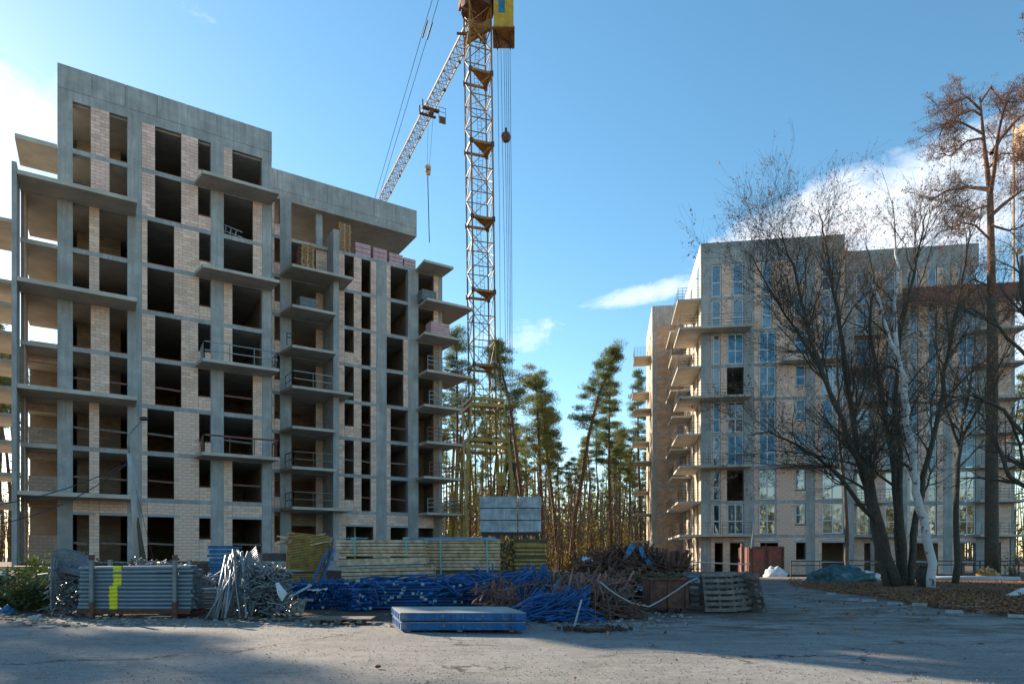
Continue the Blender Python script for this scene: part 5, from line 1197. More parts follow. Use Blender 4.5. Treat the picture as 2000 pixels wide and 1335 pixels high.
# ================================================================= trees
def wob_line(rg, p, d, L, n, wob, up=0.0):
    pts = [Vector(p)]; d = Vector(d).normalized()
    for i in range(n):
        d = (d+Vector((rg.gauss(0, wob), rg.gauss(0, wob), rg.gauss(0, wob)+up))).normalized(); pts.append(pts[-1]+d*(L/n))
    return pts
def along(pts, t):
    k = t*(len(pts)-1); i = min(int(k), len(pts)-2); return pts[i].lerp(pts[i+1], k-i), (pts[i+1]-pts[i]).normalized()
def side_dir(rg, d, ang, prefer=None):
    a = d.orthogonal().normalized(); b = d.cross(a); t = rg.uniform(0, 2*pi)
    return (d*cos(ang)+(a*cos(t)+b*sin(t))*sin(ang)).normalized()
def ramify(mb, tw, lf, pts, r0, r1, lvl, rg, o):
    """children along a limb; o = dict(n=[..], len=[..], ang, wob, up, leaf)"""
    if lvl >= len(o['n']):
        return
    n = o['n'][lvl]
    for i in range(n):
        t = rg.uniform(o['t0'] if lvl == 0 else .15, 1.0); p, d = along(pts, t); rr = (r0+(r1-r0)*t)*.5
        L = o['len'][lvl]*rg.uniform(.5, 1.15)*(1.15-.55*t if lvl == 0 else 1)
        dd = side_dir(rg, d, rg.uniform(.35, .95)*o.get('ang', 1)); 
        q = wob_line(rg, p, dd, L, 4 if lvl < 2 else 3, o['wob'], o['up'])
        re = max(rr*.3, .004)
        (mb if lvl == 0 else tw).tube(q, [rr+(re-rr)*k/(len(q)-1) for k in range(len(q))], 5 if lvl == 0 else (4 if lvl == 1 else 3), caps=False)
        ramify(mb, tw, lf, q, rr, re, lvl+1, rg, o)
        if lvl == len(o['n'])-1 and lf is not None:
            for _ in range(rg.choice(o['leaf'])):
                c = along(q, rg.uniform(.4, 1))[0]+Vector((rg.uniform(-.06, .06), rg.uniform(-.06, .06), rg.uniform(-.12, .02))); s = rg.uniform(.03, .065)*o.get('ls', 1)
                a = Vector((rg.gauss(0, 1), rg.gauss(0, 1), rg.gauss(0, 1))).normalized()*s; b = a.orthogonal().normalized()*s*.7
                lf.quad(c-a, c-b, c+a, c+b)
def bare_tree(name, label, stems, o, seed, mt, leafm=leafd, cat='tree', extra_mat=None, Y=None):
    rg = random.Random(seed); base = Vector((stems[0][0][0].x, stems[0][0][0].y, 0))
    t = thing(name, label, cat, base)
    tw = MB(); lf = MB(); lm = MB()
    for pts, r0, r1, dens in stems:
        n = len(pts); fine = []
        for i in range(n-1):
            for k in range(3): 
                tt = k/3; fine.append(pts[i].lerp(pts[i+1], tt)+(Vector((rg.gauss(0, 1), rg.gauss(0, 1), 0))*.05 if (i or k) else Vector((0, 0, 0))))
        fine.append(pts[-1]); m = len(fine)-1
        q = MB(); q.tube(fine, [r0+(r1-r0)*(k/m)**.8 for k in range(m+1)], 10); q.build('trunk', mt, t, smooth=True)
        oo = dict(o); oo['n'] = [max(1, int(o['n'][0]*dens))]+o['n'][1:]
        ramify(lm, tw, lf, fine, r0*.8, r1, 0, rg, oo)
    lm.build('branch', extra_mat or mt, t, kind='stuff', smooth=True); tw.build('twigs', o.get('twm', extra_mat or mt), t, kind='stuff')
    if lf.f: lf.build('leaves', leafm, t, kind='stuff')
    return t
def PL(Y, *pp, dy=0.0):
    n = len(pp); return [P(a, b, Y+dy*i/(n-1)) if True else None for i, (a, b) in enumerate(pp)]
def ground_first(pts, drop=.15):
    pts = list(pts); pts[0] = Vector((pts[0].x, pts[0].y, -drop)); return pts
O = dict(n=[22, 10, 8], len=[4.2, 2.1, 1.0], wob=.17, up=.06, t0=.22, ang=1.0, leaf=[0, 0, 1, 2, 3], ls=1.15)
YT = 34.0
stems = [(ground_first(PL(YT, (1738, 1145), (1712, 1040), (1692, 950), (1672, 880), (1655, 760), (1640, 640), (1622, 520), (1605, 450), (1598, 410), dy=2)), .27, .025, 1.1),
         (ground_first(PL(YT-.3, (1755, 1145), (1728, 1050), (1700, 940), (1655, 860), (1610, 740), (1575, 620), (1548, 520), (1525, 450), dy=-3)), .23, .025, 1.2),
         (ground_first(PL(YT+.3, (1762, 1145), (1752, 1000), (1742, 880), (1720, 760), (1700, 640), (1708, 540), (1692, 480), dy=3)), .23, .025, 1.0),
         (ground_first(PL(YT+.2, (1778, 1145), (1785, 1040), (1805, 930), (1835, 800), (1850, 690), (1876, 570), (1888, 480), (1896, 430), dy=1)), .2, .025, 1.0),
         (ground_first(PL(YT+.4, (1768, 1145), (1762, 1030), (1758, 900), (1750, 760), (1760, 640), (1785, 540), (1798, 470), (1812, 410), dy=-2)), .2, .025, 1.0),
         (PL(YT-.2, (1722, 1030), (1680, 985), (1640, 930), (1590, 890), (1540, 862), (1500, 842), (1460, 850), dy=-3), .14, .02, .8),
         (PL(YT, (1690, 940), (1640, 800), (1600, 720), (1550, 640), (1500, 560), (1470, 500), dy=-2), .13, .02, 1.1)]
bare_tree('bare_tree', 'large dark many-stemmed bare tree fanning out in front of the right building', stems, O, 21, barkd)
st2 = [(ground_first(PL(32.3, (1818, 1140), (1814, 1070), (1802, 1010), (1788, 960), (1782, 900), (1776, 850), (1768, 800), (1764, 750), (1756, 705))), .21, .15, .15),
       (PL(32.3, (1756, 705), (1740, 670), (1725, 630), (1715, 590), (1706, 556)), .11, .07, .25),
       (PL(32.3, (1757, 712), (1750, 650), (1748, 590), (1753, 520), (1748, 450), (1742, 390), dy=.5), .12, .03, .5)]
O2 = dict(O); O2['n'] = [14, 6, 4]; O2['len'] = [2.6, 1.3, .8]; O2['t0'] = .1
bare_tree('birch_tree', 'white birch trunk with black marks beside the many-stemmed tree', st2, O2, 22, barkb, extra_mat=barkd)
O3 = dict(O); O3['n'] = [16, 7, 5]; O3['len'] = [3.4, 1.7, 1.0]; O3['t0'] = .3
bare_tree('bare_tree', 'single slim dark bare tree between the birch and the big pine trunk', [(ground_first(PL(38, (1865, 1135), (1868, 1000), (1872, 900), (1880, 830), (1895, 740), (1905, 650))), .2, .03, 1), (PL(38, (1875, 870), (1850, 800), (1835, 720), (1820, 640)), .1, .02, .7), (PL(38, (1876, 860), (1920, 780), (1960, 700), (1990, 640), dy=-1), .1, .02, .8)], O3, 23, barkd, leafm=litter)
bare_tree('bare_tree', 'dark bare tree at the right picture edge reaching crooked branches leftwards', [(ground_first(PL(27, (2040, 1150), (2030, 1000), (2010, 900), (2015, 700), (1995, 500))), .3, .08, .8), (PL(27, (2012, 960), (1975, 930), (1952, 880), (1935, 830), (1925, 760), dy=-.5), .11, .03, .6), (PL(27, (2010, 860), (1960, 800), (1900, 770), (1840, 790), (1790, 850)), .09, .02, .9), (PL(27, (2010, 700), (1950, 640), (1900, 600), (1850, 610)), .08, .02, 1.0)], O3, 24, barkd)
bare_tree('bare_tree', 'thin bare tree with brown seed tufts between the big tree and the container', [(ground_first(PL(43, (1660, 1118), (1650, 1000), (1640, 850), (1632, 700), (1650, 560), (1655, 470))), .16, .02, 1.3), (PL(43, (1640, 870), (1700, 760), (1742, 640), (1760, 520)), .1, .02, 1.2)], dict(O3, leaf=[1, 2]), 25, barkp2, leafm=leafd)

# pines -----------------------------------------------------------------
def tuft_pad(lf, rg, c, R, flat, n, s):
    n = int(n*2.6); s = s*.72
    for _ in range(n):
        d = Vector((rg.gauss(0, 1), rg.gauss(0, 1), rg.gauss(0, 1))); d.normalize(); d *= rg.random()**.45
        p = c+Vector((d.x*R, d.y*R, d.z*R*flat)); 
        dr = Vector((d.x+rg.gauss(0, .5), d.y+rg.gauss(0, .5), abs(d.z)+rg.uniform(0, .9))).normalized()*s*rg.uniform(.7, 1.4)
        e = dr.orthogonal().normalized()*s*.13
        e = Matrix.Rotation(rg.uniform(0, 6.28), 3, dr.normalized()) @ e
        lf.tri(p-e, p+e, p+dr)
def make_pine(q_t, q_b, lf, rg, pts, r0, c0, crown_w, npads, ntuft, s=.30, padR=.75, top=1.0, twig=None, skew=0):
    m = len(pts)-1; fine = []
    for i in range(m):
        for k in range(3): fine.append(pts[i].lerp(pts[i+1], k/3))
    fine.append(pts[-1]); n = len(fine)-1
    q_t.tube(fine, [r0*(1-.8*(k/n)**1.2)+.02 for k in range(n+1)], 8)
    for i in range(npads):
        t = c0+(1-c0)*((i+rg.random())/npads); p, d = along(fine, t); f = (t-c0)/(1-c0)
        wd = crown_w*(0.35+.65*sin(pi*min(1, .25+.62*f)))*(1.1-.55*f)
        a = rg.uniform(0, 2*pi); L = wd*rg.uniform(.35, 1.0)
        e = p+Vector((cos(a)*L+skew*f, sin(a)*L, L*rg.uniform(-.15, .7)))
        mid = p.lerp(e, .5)+Vector((0, 0, -.05*L)); q_b.tube([p, mid, e], [r0*.22*(1-.6*f)+.015, .02+r0*.1*(1-f), .012], 4, caps=False)
        for k in range(rg.choice((2, 3, 3, 4))):
            c = mid.lerp(e, rg.uniform(.2, 1.15))+Vector((rg.gauss(0, .25), rg.gauss(0, .25), rg.uniform(0, .3)))*padR
            tuft_pad(lf, rg, c, padR*rg.uniform(.5, 1.45), rg.uniform(.45, .75), ntuft, s)
            if twig is not None: twig.tube([mid, c], [.02, .008], 3, caps=False)
def pine(label, pts, r0, c0, w_, npads, nt, seed, leaf=leafp, bark=barkp, group=None, padR=.75, s=.3, skew=0, name='pine_tree'):
    rg = random.Random(seed); npads = int(npads*1.5); padR *= .82; s *= .9; base = Vector((pts[0].x, pts[0].y, 0)); t = thing(name, label, 'pine tree', base, group)
    a, b, l = MB(), MB(), MB(); make_pine(a, b, l, rg, pts, r0, c0, w_, npads, nt, s, padR, skew=skew)
    for _ in range(10):   # dead stubs below the crown
        tt = rg.uniform(.3, c0); p, d = along(pts, tt); an = rg.uniform(0, 6.28); b.tube([p, p+Vector((cos(an), sin(an), rg.uniform(-.1, .3)))*rg.uniform(.4, 1.6)], [.03, .01], 3, caps=False)
    a.build('trunk', bark, t, smooth=True); b.build('branches', bark, t, kind='stuff'); l.build('needles', leaf, t, kind='stuff')
    return t
gf = ground_first
PGp = 'tall pines of the forest behind the building site'
pine('bushy pine with a broad olive crown standing right of the crane ballast blocks', gf(PL(78, (1062, 1100), (1058, 1000), (1054, 900), (1050, 800), (1047, 732))), .24, .42, 3.2, 44, 60, 31, leafp2, padR=.95)
pine('second pine trunk close behind the bushy olive pine', gf(PL(80, (1092, 1100), (1082, 1000), (1070, 900), (1062, 820), (1058, 780))), .22, .5, 2.4, 24, 60, 32, leafp2, padR=.9)
pine('tall pine leaning to the right in the gap between the two buildings', gf(PL(76, (1112, 1100), (1124, 1000), (1138, 930), (1150, 850), (1168, 775), (1188, 725), (1210, 684))), .25, .52, 2.4, 34, 60, 33, leafp, padR=.85, skew=-.6)
pine('straight slim pine with a dark crown left of the right building', gf(PL(80, (1195, 1100), (1192, 1000), (1190, 900), (1190, 820), (1192, 742))), .2, .45, 2.5, 34, 55, 34, leafp, padR=.8)
pine('pine with an orange leaning trunk just right of the crane ropes', gf(PL(72, (1026, 1100), (1020, 980), (1008, 880), (996, 790), (978, 715), (962, 672))), .22, .55, 2.4, 30, 55, 35, leafp, padR=.85)
pine('pine whose crown shows between the upper balconies and the crane mast', gf(PL(74, (888, 1100), (890, 1000), (893, 880), (893, 760), (891, 648))), .22, .62, 2.6, 32, 55, 36, leafp, padR=.9)
pine('pine with its crown beside the left edge of the right building', gf(PL(92, (1252, 1100), (1250, 980), (1246, 860), (1246, 728))), .22, .6, 2.0, 24, 55, 37, leafp)
pine('mid-height pine with a dark rounded crown before the right building side', gf(PL(95, (1212, 1100), (1210, 1000), (1211, 920), (1214, 842))), .2, .45, 2.3, 26, 55, 38, leafp)
# shared variants for the rows behind
protos = []
for k in range(5):
    rg = random.Random(50+k); pts = [Vector((0, 0, -.1))]; x = 0
    h_ = 21+rg.uniform(-2, 2)
    for i in range(1, 7): x += rg.gauss(0, .25); pts.append(Vector((x, rg.gauss(0, .1), h_*i/6)))
    t = bpy.data.objects.new('pine_tree', None); C.objects.link(t); ROOT[t.name] = Vector((0, 0, 0))
    tag(t, 'slim pine standing in the dense forest rows behind the building site', 'pine tree', PGp)
    a, b, l = MB(), MB(), MB(); make_pine(a, b, l, rg, pts, .17, .62+.05*(k % 3), 1.9, 22, 34, .32, .6)
    for _ in range(14):
        tt = rg.uniform(.2, .6); p, d = along(pts, tt); an = rg.uniform(0, 6.28); b.tube([p, p+Vector((cos(an), sin(an), .2))*rg.uniform(.4, 1.8)], [.03, .01], 3, caps=False)
    a.build('trunk', barkp if k % 2 else barkp2, t, smooth=True); b.build('branches', barkp2, t, kind='stuff'); l.build('needles', (leafp, leafp2)[k % 2], t, kind='stuff')
    protos.append(t)
rg = random.Random(77); used = set(); spots = []
for i in range(52):
    Y_ = rg.uniform(80, 118); px = rg.uniform(985, 1275) if i < 30 else (rg.uniform(840, 1000) if i < 42 else rg.uniform(-60, 40))
    top = 780 if px < 1000 else (850 if px < 1120 else 835)
    if px < 60: top = 640; Y_ = rg.uniform(66, 90)
    if px > 1218: Y_ = rg.uniform(94, 116)
    h_ = (HZ-(top+rg.uniform(-15, 75)))*Y_/F+EYE
    spots.append((X(px, Y_), Y_, h_/21.5, px))
for i in range(12):      # pines behind the right building, past its right end
    Y_ = rg.uniform(70, 100); px = rg.uniform(1965, 2060); spots.append((X(px, Y_), Y_, rg.uniform(.75, 1.0), px))
for i, (x, y, sc, px) in enumerate(spots):
    k = i % 5
    lb = ('slim pine in the forest rows seen %s' % ('left of and behind the crane mast' if px < 940 else 'between the crane base and its ballast blocks' if px < 1000 else 'just right of the crane ballast blocks' if px < 1070 else 'around the foot of the bushy olive pine' if px < 1120 else 'around the right-leaning pine' if px < 1170 else 'right of the leaning pine' if px < 1225 else 'close to the left side of the right building')) if 60 < px < 1280 else ('slim pine glimpsed beyond the balcony slabs at the left picture edge' if px < 60 else 'pine seen past the right end of the right building')
    if k not in used:
        o = protos[k]; used.add(k); o.location = (x, y, 0); o.rotation_euler.z = rg.uniform(0, 6); o.scale = (sc,)*3
        if lb: o['label'] = lb
    else: o = copy_tree(protos[k], (x, y, 0), rg.uniform(0, 6), sc, lb)
    o.rotation_euler.x = rg.uniform(-.05, .05); o.rotation_euler.y = rg.uniform(-.05, .05)
    if px > 1280: o['group'] = 'pines behind the right building'
    elif px < 60: o['group'] = 'pines beyond the left building edge'
# undergrowth of the forest: bare saplings and yellow foliage
q = MB(); l = MB(); l2 = MB(); rg = random.Random(5)
for i in range(470):
    px = rg.uniform(870, 1290) if i < 380 else rg.uniform(-80, 60); Y_ = rg.uniform(66, 112) if px < 1215 else rg.uniform(92, 114); x = X(px, Y_); h_ = rg.uniform(4, 13)
    pts = wob_line(rg, (x, Y_, 0), (rg.gauss(0, .06), 0, 1), h_, 5, .05, .02); r = rg.uniform(.03, .1)
    q.tube(pts, [r*(1-.8*k/5) for k in range(6)], 4, caps=False)
    for _ in range(11):
        p, d = along(pts, rg.uniform(.25, 1)); b = wob_line(rg, p, side_dir(rg, d, rg.uniform(.4, 1)), rg.uniform(.8, 2.2), 2, .15); q.tube(b, [.022, .016, .008], 3, caps=False)
        for _ in range(rg.choice((0, 1, 2))):
            c = b[-1]+Vector((rg.gauss(0, .3), rg.gauss(0, .3), rg.gauss(0, .3))); s_ = rg.uniform(.06, .13); a = Vector((rg.gauss(0, 1), rg.gauss(0, 1), rg.gauss(0, 1))).normalized()*s_; bb = a.orthogonal().normalized()*s_; l2.quad(c-a, c-bb, c+a, c+bb)
for i in range(210):
    px = rg.uniform(900, 1290); Y_ = rg.uniform(70, 125) if px < 1215 else rg.uniform(94, 125); c = Vector((X(px, Y_), Y_, rg.uniform(.4, 5.5)*(1 if i % 3 else .4))); R_ = rg.uniform(.8, 2.0)
    for _ in range(75):
        d = Vector((rg.gauss(0, 1), rg.gauss(0, 1), rg.gauss(0, .8)))*R_*.55; s_ = rg.uniform(.07, .15); a = Vector((rg.gauss(0, 1), rg.gauss(0, 1), rg.gauss(0, 1))).normalized()*s_; bb = a.orthogonal().normalized()*s_; p = c+d; p.z = max(.1, p.z); l.quad(p-a, p-bb, p+a, p+bb)
q.build('saplings', barkp2, label='thicket of thin bare saplings between the pine trunks', cat='undergrowth', kind='stuff', loc=(0, 80, 0)); l2.build('sapling_leaves', leafy, label='sparse brown leaves left on the bare saplings in the forest', cat='leaves', kind='stuff', loc=(0, 80, 0))
l.build('yellow_undergrowth', leafy, label='yellow autumn shrubs low between the forest trunks', cat='undergrowth', kind='stuff', loc=(0, 85, 0))
# distant wood
q = MB(); l = MB(); rg = random.Random(6)
for i in range(850):
    x = rg.uniform(-60, 110); Y_ = rg.uniform(122, 190); h_ = rg.uniform(13, 21); q.tube([(x, Y_, 0), (x+rg.gauss(0, .5), Y_, h_)], [.2, .06], 4, caps=False)
    for _ in range(26):
        c = Vector((x+rg.gauss(0, 1.5), Y_+rg.gauss(0, 1.5), h_*rg.uniform(.02, .95))); s_ = rg.uniform(.25, .6); a = Vector((rg.gauss(0, 1), rg.gauss(0, 1), rg.gauss(0, .5))).normalized()*s_; bb = a.orthogonal().normalized()*s_; l.quad(c-a, c-bb, c+a, c+bb)
q.build('far_trunks', barkp2, label='far trunks of the forest behind everything', cat='forest', kind='stuff', loc=(0, 150, 0)); l.build('far_foliage', leafp, label='dark far pine foliage closing the gaps of the forest', cat='forest', kind='stuff', loc=(0, 150, 0))

# big pine right with reddish crown
rg = random.Random(91); YP = 46.0
pts = gf(PL(YP, (1937, 1120), (1937, 900), (1938, 700), (1936, 520), (1934, 380), (1922, 280), (1914, 190)))
t = thing('pine_tree', 'tall pine at the right with an orange trunk and a sparse reddish brown crown', 'pine tree', Vector((pts[0].x, YP, 0)))
q = MB(); n = len(pts); fine = []
for i in range(n-1):
    for k in range(3): fine.append(pts[i].lerp(pts[i+1], k/3))
fine.append(pts[-1]); rr_ = [.42-.37*(k/(len(fine)-1))**1.1 for k in range(len(fine))]; q.tube(fine[8:], rr_[8:], 12); q.build('upper_trunk', barkp, t, smooth=True, label='orange upper trunk'); q = MB(); q.tube(fine[:9], [rr_[k]+.012 for k in range(9)], 12); q.build('trunk', barkd, t, smooth=True, label='dark furrowed lower trunk')
b = MB(); tw = MB(); lf = MB()
limbs = [((1934, 380), (1942, 330), (1950, 260), (1960, 215), (1972, 190)), ((1932, 370), (1890, 365), (1850, 372), (1815, 392)), ((1936, 420), (1965, 395), (1995, 372), (2030, 360)), ((1936, 300), (1955, 270), (1990, 230), (2030, 215)), ((1920, 270), (1890, 275), (1855, 305), (1840, 300)), ((1921, 262), (1880, 240), (1850, 235), (1835, 262)), ((1916, 215), (1890, 190), (1868, 198), (1850, 205)),
         ((1936, 470), (1905, 440), (1880, 435), (1855, 445)), ((1930, 330), (1955, 300), (1978, 300), (2010, 290)), ((1936, 560), (1900, 545), (1880, 560)), ((1936, 440), (1970, 450), (2005, 440), (2040, 450)), ((1915, 200), (1935, 170), (1955, 195), (1980, 200)), ((1916, 225), (1900, 215), (1870, 225), (1850, 240)), ((1937, 620), (1965, 600), (1990, 610)), ((1934, 400), (1900, 410), (1870, 400))]
for k, L in enumerate(limbs):
    pp = PL(YP, *L, dy=rg.uniform(-4, 4)); r = .15 if k < 4 else .085
    b.tube(pp, [r*(1-.75*j/(len(pp)-1)) for j in range(len(pp))], 6, caps=False)
    for _ in range(16):
        p, d = along(pp, rg.uniform(.25, 1.0)); qn = wob_line(rg, p, side_dir(rg, d, rg.uniform(.4, 1.1)), rg.uniform(.7, 2.0), 4, .22, .05); tw.tube(qn, [.035, .025, .018, .012, .008], 4, caps=False)
        for _ in range(7):
            p2, d2 = along(qn, rg.uniform(.3, 1.0)); e = wob_line(rg, p2, side_dir(rg, d2, rg.uniform(.3, 1)), rg.uniform(.3, .8), 2, .2, .05); tw.tube(e, [.014, .01, .006], 3, caps=False)
            tuft_pad(lf, rg, e[-1], .26, .6, 10, .16)
b.build('branch', barkp, t, kind='stuff', smooth=True); tw.build('twigs', barkp, t, kind='stuff'); lf.build('needles', leafr, t, kind='stuff')
# pine outside the frame at the upper right whose boughs hang in
pts = gf([Vector((27.5, 33, 0)), Vector((27.2, 33, 10)), Vector((27.3, 33, 20)), Vector((27, 33, 29))])
pine('dark pine just beyond the right picture edge whose boughs hang into the upper corner', pts, .35, .55, 3.0, 40, 60, 92, leafr, barkd, padR=.7, s=.22)
# pines left of the frame: they shade the yard
LG = 'pines beyond the left picture edge'
for i, (x, y, sc) in enumerate(((-41, 36, 1.05), (-36, 31, 1.0), (-45, 42.5, 1.1), (-33, 26.5, .95), (-52, 50, 1.15), (-38.5, 33.2, 1.05), (-44, 31, 1.1), (-30, 22, .9), (-52, 37, 1.15), (-38, 24, 1.0), (-47, 27, 1.1), (-56, 44, 1.2), (-43.5, 39, 1.0), (-49, 45, 1.1))):
    o = copy_tree(protos[i % 5], (x, y, 0), rg.uniform(0, 6), sc, 'pine standing outside the picture beyond its left edge'); o['group'] = LG; o.scale = (sc*1.25, sc*1.25, sc)

# bushes ------------------------------------------------------------------
def bush(label, px, Y_, dims, n, seed, leaf=leafg, z0=0, cat='bush', name='bush', s=.07):
    rg = random.Random(seed); c = Vector((X(px, Y_), Y_, z0)); t = thing(name, label, cat, c); l = MB(); st = MB()
    for k in range(26):
        a = rg.uniform(0, 6.28); p = c+Vector((cos(a)*.15*dims[0], sin(a)*.15*dims[1], 0)); e = c+Vector((rg.uniform(-.5, .5)*dims[0], rg.uniform(-.5, .5)*dims[1], dims[2]*rg.uniform(.5, 1.1))); st.tube([p, p.lerp(e, .5)+Vector((0, 0, .1)), e], [.015, .01, .005], 4, caps=False)
        for _ in range(n//26):
            q = p.lerp(e, rg.uniform(.15, 1.05))+Vector((rg.gauss(0, .13)*dims[0], rg.gauss(0, .13)*dims[1], rg.gauss(0, .08)*dims[2])); q.z = max(q.z, z0+.03)
            s_ = s*rg.uniform(.6, 1.3); a_ = Vector((rg.gauss(0, 1), rg.gauss(0, 1), rg.gauss(0, .7))).normalized()*s_; b_ = a_.orthogonal().normalized()*s_*.55; l.quad(q-a_, q-b_, q+a_, q+b_)
    st.build('stems', barkp2, t, kind='stuff'); l.build('leaves', leaf, t, kind='stuff'); return t
bush('dark green bush behind the rubbish at the left picture edge', 35, 20.5, (1.9, 1.1, 1.15), 2600, 1)
bush('yellow green bush between the left edge and the scaffold heap', 75, 22.5, (1.6, 1.0, 1.45), 1900, 2, leaf=mat('yellowgreen_leaves', (.13, .16, .02), .8, .3, 2, (.2, .18, .03), .5, island=.4, trans=.3))
bush('low dark shrub in front of the left bush', 60, 19.2, (1.5, .8, .95), 1800, 3)
bush('weeds growing at the left building wall below its ground floor window', 325, 33, (1.6, .6, 1.15), 500, 4, s=.09)
bush('green weeds right of the wall weeds near the cyan trays', 372, 32, (1.4, .5, 1.1), 420, 5, s=.09)
bush('weeds around the foot of the lamp post', 240, 29, (2.2, .7, 1.2), 600, 6, s=.08)
bush('brown reddish weeds behind the pipe rack', 300, 24, (2.6, .8, 1.0), 900, 7, leaf=leafd, s=.06)
bush('dry shrub by the low fence at the far right', 1975, 45, (2.2, 1, 1.9), 300, 8, leaf=leafd, s=.07)
lump('white_bag', 'white bag lit by the sun behind the left bush', 'bag', 97, 23.5, (.28, .25, .2), tarpw, 12, (10, 8), .2, 1.0)
lump('white_bag', 'white bag lying at the very left picture edge', 'bag', 6, 21, (.22, .25, .42), tarpw, 13, (10, 8), .2, .65)
MB().box((X(-5, 25), 26, .6), (2.2, 1.2, .12)).box((X(-5, 25), 26, 1.15), (2.2, 1.2, .12)).box((X(10, 25), 26, .3), (.3, 1, .6)).build('timber_pile', woodlt, label='pale timbers piled at the left picture edge', cat='timber', loc=(X(-5, 25), 26, 0))
lump('blue_bag', 'pale blue plastic bag on the ground at the left edge', 'bag', 12, 18.6, (.2, .14, .12), bluecrate, 14, (12, 9), .35, .05)
lump('rag_clump', 'bluish rag lying on the asphalt left of the pipe rack', 'rag', 70, 16.9, (.13, .1, .07), lintelm, 15, (12, 9), .4, .03)
MB().box((X(92, 15), 15, .02), (.3, .2, .012), .2).build('white_tile', lintelm, label='flat white scrap on the asphalt at the lower left', cat='scrap', loc=(X(92, 15), 15, 0))
lump('earth_clod', 'small reddish clod on the foreground asphalt', 'clod', 738, 9.6, (.045, .03, .022), redbr, 16, (8, 6), .3, .01)

# ================================================================= earth, leaves, kerb
def patch(name, pts, m, z=0.0, kind='structure', jit=.04, dome=0.0, res=26, label=None, cat=None):
    """ground patch: polygon fan subdivided, raised a little towards the middle"""
    q = MB(); cen = Vector((sum(p[0] for p in pts)/len(pts), sum(p[1] for p in pts)/len(pts), 0)); rings = 8; N_ = len(pts)*4; outl = []
    for i in range(len(pts)):
        a, b = pts[i], pts[(i+1) % len(pts)]
        for k in range(4): outl.append(Vector((a[0]+(b[0]-a[0])*k/4+random.uniform(-.12, .12), a[1]+(b[1]-a[1])*k/4+random.uniform(-.12, .12), 0)))
    q.v.append((cen.x, cen.y, z+dome))
    for r in range(1, rings+1):
        f = r/rings
        for p in outl: c = cen.lerp(p, f); q.v.append((c.x, c.y, (z+dome*(1-f**2)+random.uniform(0, jit)) if r < rings else -.12))
    for k in range(N_): q.f.append((0, 1+k, 1+(k+1) % N_))
    for r in range(rings-1):
        for k in range(N_):
            a = 1+r*N_+k; b = 1+r*N_+(k+1) % N_; q.f.append((a, a+N_, b+N_, b))
    return q.build(name, m, kind=kind, smooth=True, label=label, cat=cat)
def gp(px, py): Y_ = gy(py); return (X(px, Y_), Y_)
patch('leafy_verge', [gp(1530, 1143), gp(1700, 1170), gp(1850, 1196), gp(2000, 1208), (22, 13), (46, 16), (52, 46), (36, 46), gp(1700, 1130), gp(1560, 1131)], litterg, .02, dome=.03, jit=.06)
rg = random.Random(8); q = MB()
for i in range(34000):
    if i < 30000: px, py = rg.uniform(1540, 2080), 1131+70*rg.random()**1.2; 
    else: px, py = rg.uniform(1000, 2100), rg.uniform(1135, 1240)
    if py > 1143+(px-1530)*.14 and rg.random() < .96: continue
    Y_ = gy(py); c = Vector((X(px, Y_), Y_, .045+rg.random()*.06)); s_ = rg.uniform(.03, .07); a = Vector((rg.gauss(0, 1), rg.gauss(0, 1), rg.gauss(0, .35))).normalized()*s_; b = a.cross(Vector((0, 0, 1))).normalized()*s_*.7
    if py > 1143+(px-1530)*.14: c.z = .0
    q.quad(c-a, c-b, c+a, c+b)
for i in range(450):
    Y_ = 8+40*rg.random()**1.5; x = rg.uniform(-.75, .8)*Y_; c = Vector((x, Y_, .005)); s_ = rg.uniform(.012, .03); a = Vector((rg.gauss(0, 1), rg.gauss(0, 1), rg.gauss(0, .2))).normalized()*s_; b = a.cross(Vector((0, 0, 1))).normalized()*s_*.7; q.quad(c-a, c-b, c+a, c+b)
q.build('fallen_leaves', litter, label='fallen orange brown leaves on the verge and driveway', cat='leaves', kind='stuff', loc=(15, 30, 0))
q = MB()
for i in range(9000):
    Y_ = 8.3+17*rg.random()**1.4; x = rg.uniform(-.8, .8)*Y_; s_ = rg.uniform(.004, .013); q.box((x, Y_, s_*.3-.012), (s_*rg.uniform(1, 2), s_, s_*.8), rg.uniform(0, 3))
for i in range(900):
    px = rg.uniform(0, 1350); Y_ = gy(rg.uniform(1195, 1222)); s_ = rg.uniform(.02, .07); q.box((X(px, Y_), Y_, s_*.3-.01), (s_*rg.uniform(1, 2.5), s_, s_*.6), rg.uniform(0, 3))
q.build('gravel_debris', mat('gravel', (.22, .2, .18), .9, .3, 4, island=.6), label='small stones and crumbs scattered over the asphalt', cat='gravel', kind='stuff', loc=(0, 12, 0))
# broken kerb pieces along the verge
kq = [(1625, 1160), (1668, 1172), (1700, 1174), (1752, 1180), (1800, 1182), (1858, 1186), (1868, 1196), (1905, 1188), (1925, 1196), (1975, 1196), (1990, 1205)]
for i, (px, py) in enumerate(kq):
    x, Y_ = gp(px, py); MB().box((x, Y_+.1, .03), (rg.uniform(.15, .6), rg.uniform(.1, .2), .09), rg.uniform(-.9, .1), Matrix.Rotation(rg.uniform(-.9, .1), 3, 'Z') @ Matrix.Rotation(rg.uniform(-.12, .12), 3, 'X')).build('kerb_fragment', concrete, label='pale broken kerb piece lying along the edge of the leafy verge', cat='kerb stone', group='broken kerb pieces along the verge', loc=(x, Y_, 0))
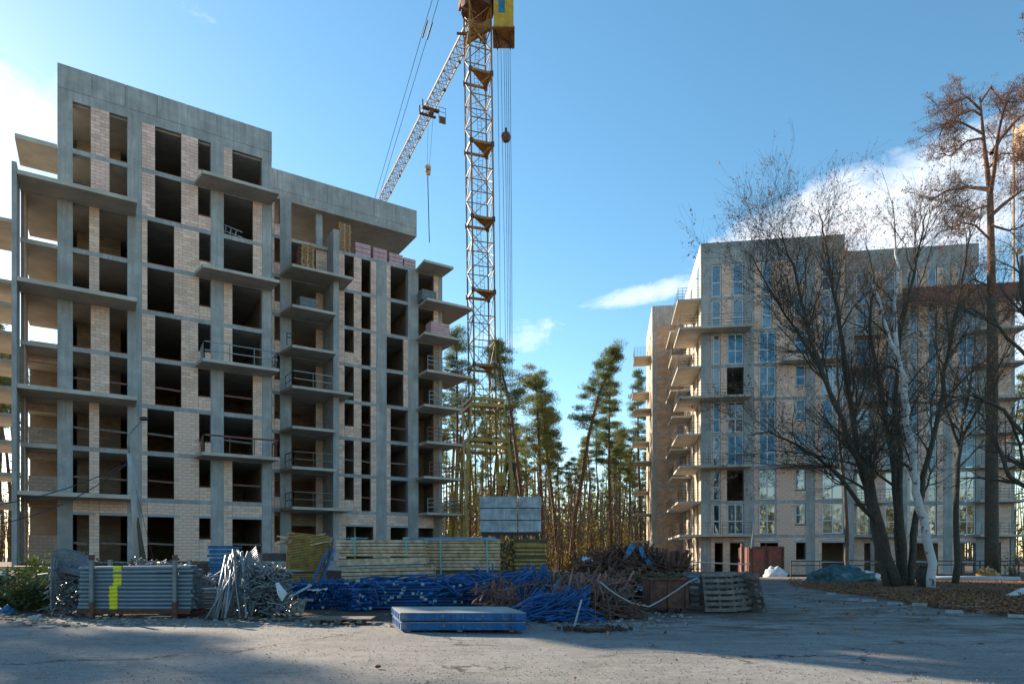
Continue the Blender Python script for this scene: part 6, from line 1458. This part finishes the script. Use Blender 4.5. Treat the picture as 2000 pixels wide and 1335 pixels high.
# earth bank in front of the left building
b1 = [tuple(FL.pt(u, -2.5, 0)[:2]) for u in (-8, 0, 10, 20, 30)]; b2 = [tuple(FL.pt(u, 1.5, 0)[:2]) for u in (30, 20, 10, 0, -8)]
q = MB(); nu = 40
for j, (v, z) in enumerate(((-7, -.1), (-5, .25), (-3, .7), (-1.2, 1.02), (0.05, 1.12), (9, 1.15))):
    for i in range(nu+1):
        u = -12+46*i/nu; p = FL.pt(u, v+(VE-.5 if u > uM+1 and v < 1 else 0), 0); q.v.append((p.x, p.y, z+random.uniform(-.06, .06)))
for j in range(5):
    for i in range(nu): q.f.append((j*(nu+1)+i, j*(nu+1)+i+1, (j+1)*(nu+1)+i+1, (j+1)*(nu+1)+i))
q.build('earth_bank', soil, kind='structure', smooth=True)
patch('earth_strip', [gp(-80, 1190), gp(150, 1205), gp(400, 1214), gp(640, 1216), gp(900, 1214), gp(1180, 1200), gp(1270, 1196), gp(1480, 1188), gp(1500, 1150), (8, 36), (-6, 38), (-24, 34), (-22, 24)], soil, -.02, dome=.05, jit=.03)
patch('sunlit_ground_strip', [(8, 47.5), (18, 47.2), (27, 47.5), (27, 49.6), (18, 49.8), (8, 50)], mat('sunlit_ground', (.30, .24, .18), .95, .3, 2, bump=.5), .0, dome=.03, jit=.02)  # pale patch: a sunlit strip of ground painted as colour

# woods behind the camera, seen only as reflections in the glazing
q = MB(); l = MB(); rg = random.Random(66)
for i in range(230):
    x = rg.uniform(-80, 130); Y_ = rg.uniform(-95, -60); h_ = rg.uniform(13, 20); q.tube([(x, Y_, 0), (x+rg.gauss(0, .5), Y_, h_)], [.25, .08], 5, caps=False)
    for _ in range(60):
        c = Vector((x+rg.gauss(0, 1.7), Y_+rg.gauss(0, 1.7), h_*rg.uniform(.25, 1.02))); s_ = rg.uniform(.25, .6); a = Vector((rg.gauss(0, 1), rg.gauss(0, 1), rg.gauss(0, .5))).normalized()*s_; bb = a.orthogonal().normalized()*s_; l.quad(c-a, c-bb, c+a, c+bb)
q.build('wood_trunks', barkp2, label='trunks of the wood on the near side of the yard behind the viewer', cat='forest', kind='stuff', loc=(0, -50, 0)); l.build('wood_foliage', leafp2, label='foliage of the wood on the near side of the yard behind the viewer', cat='forest', kind='stuff', loc=(0, -50, 0))
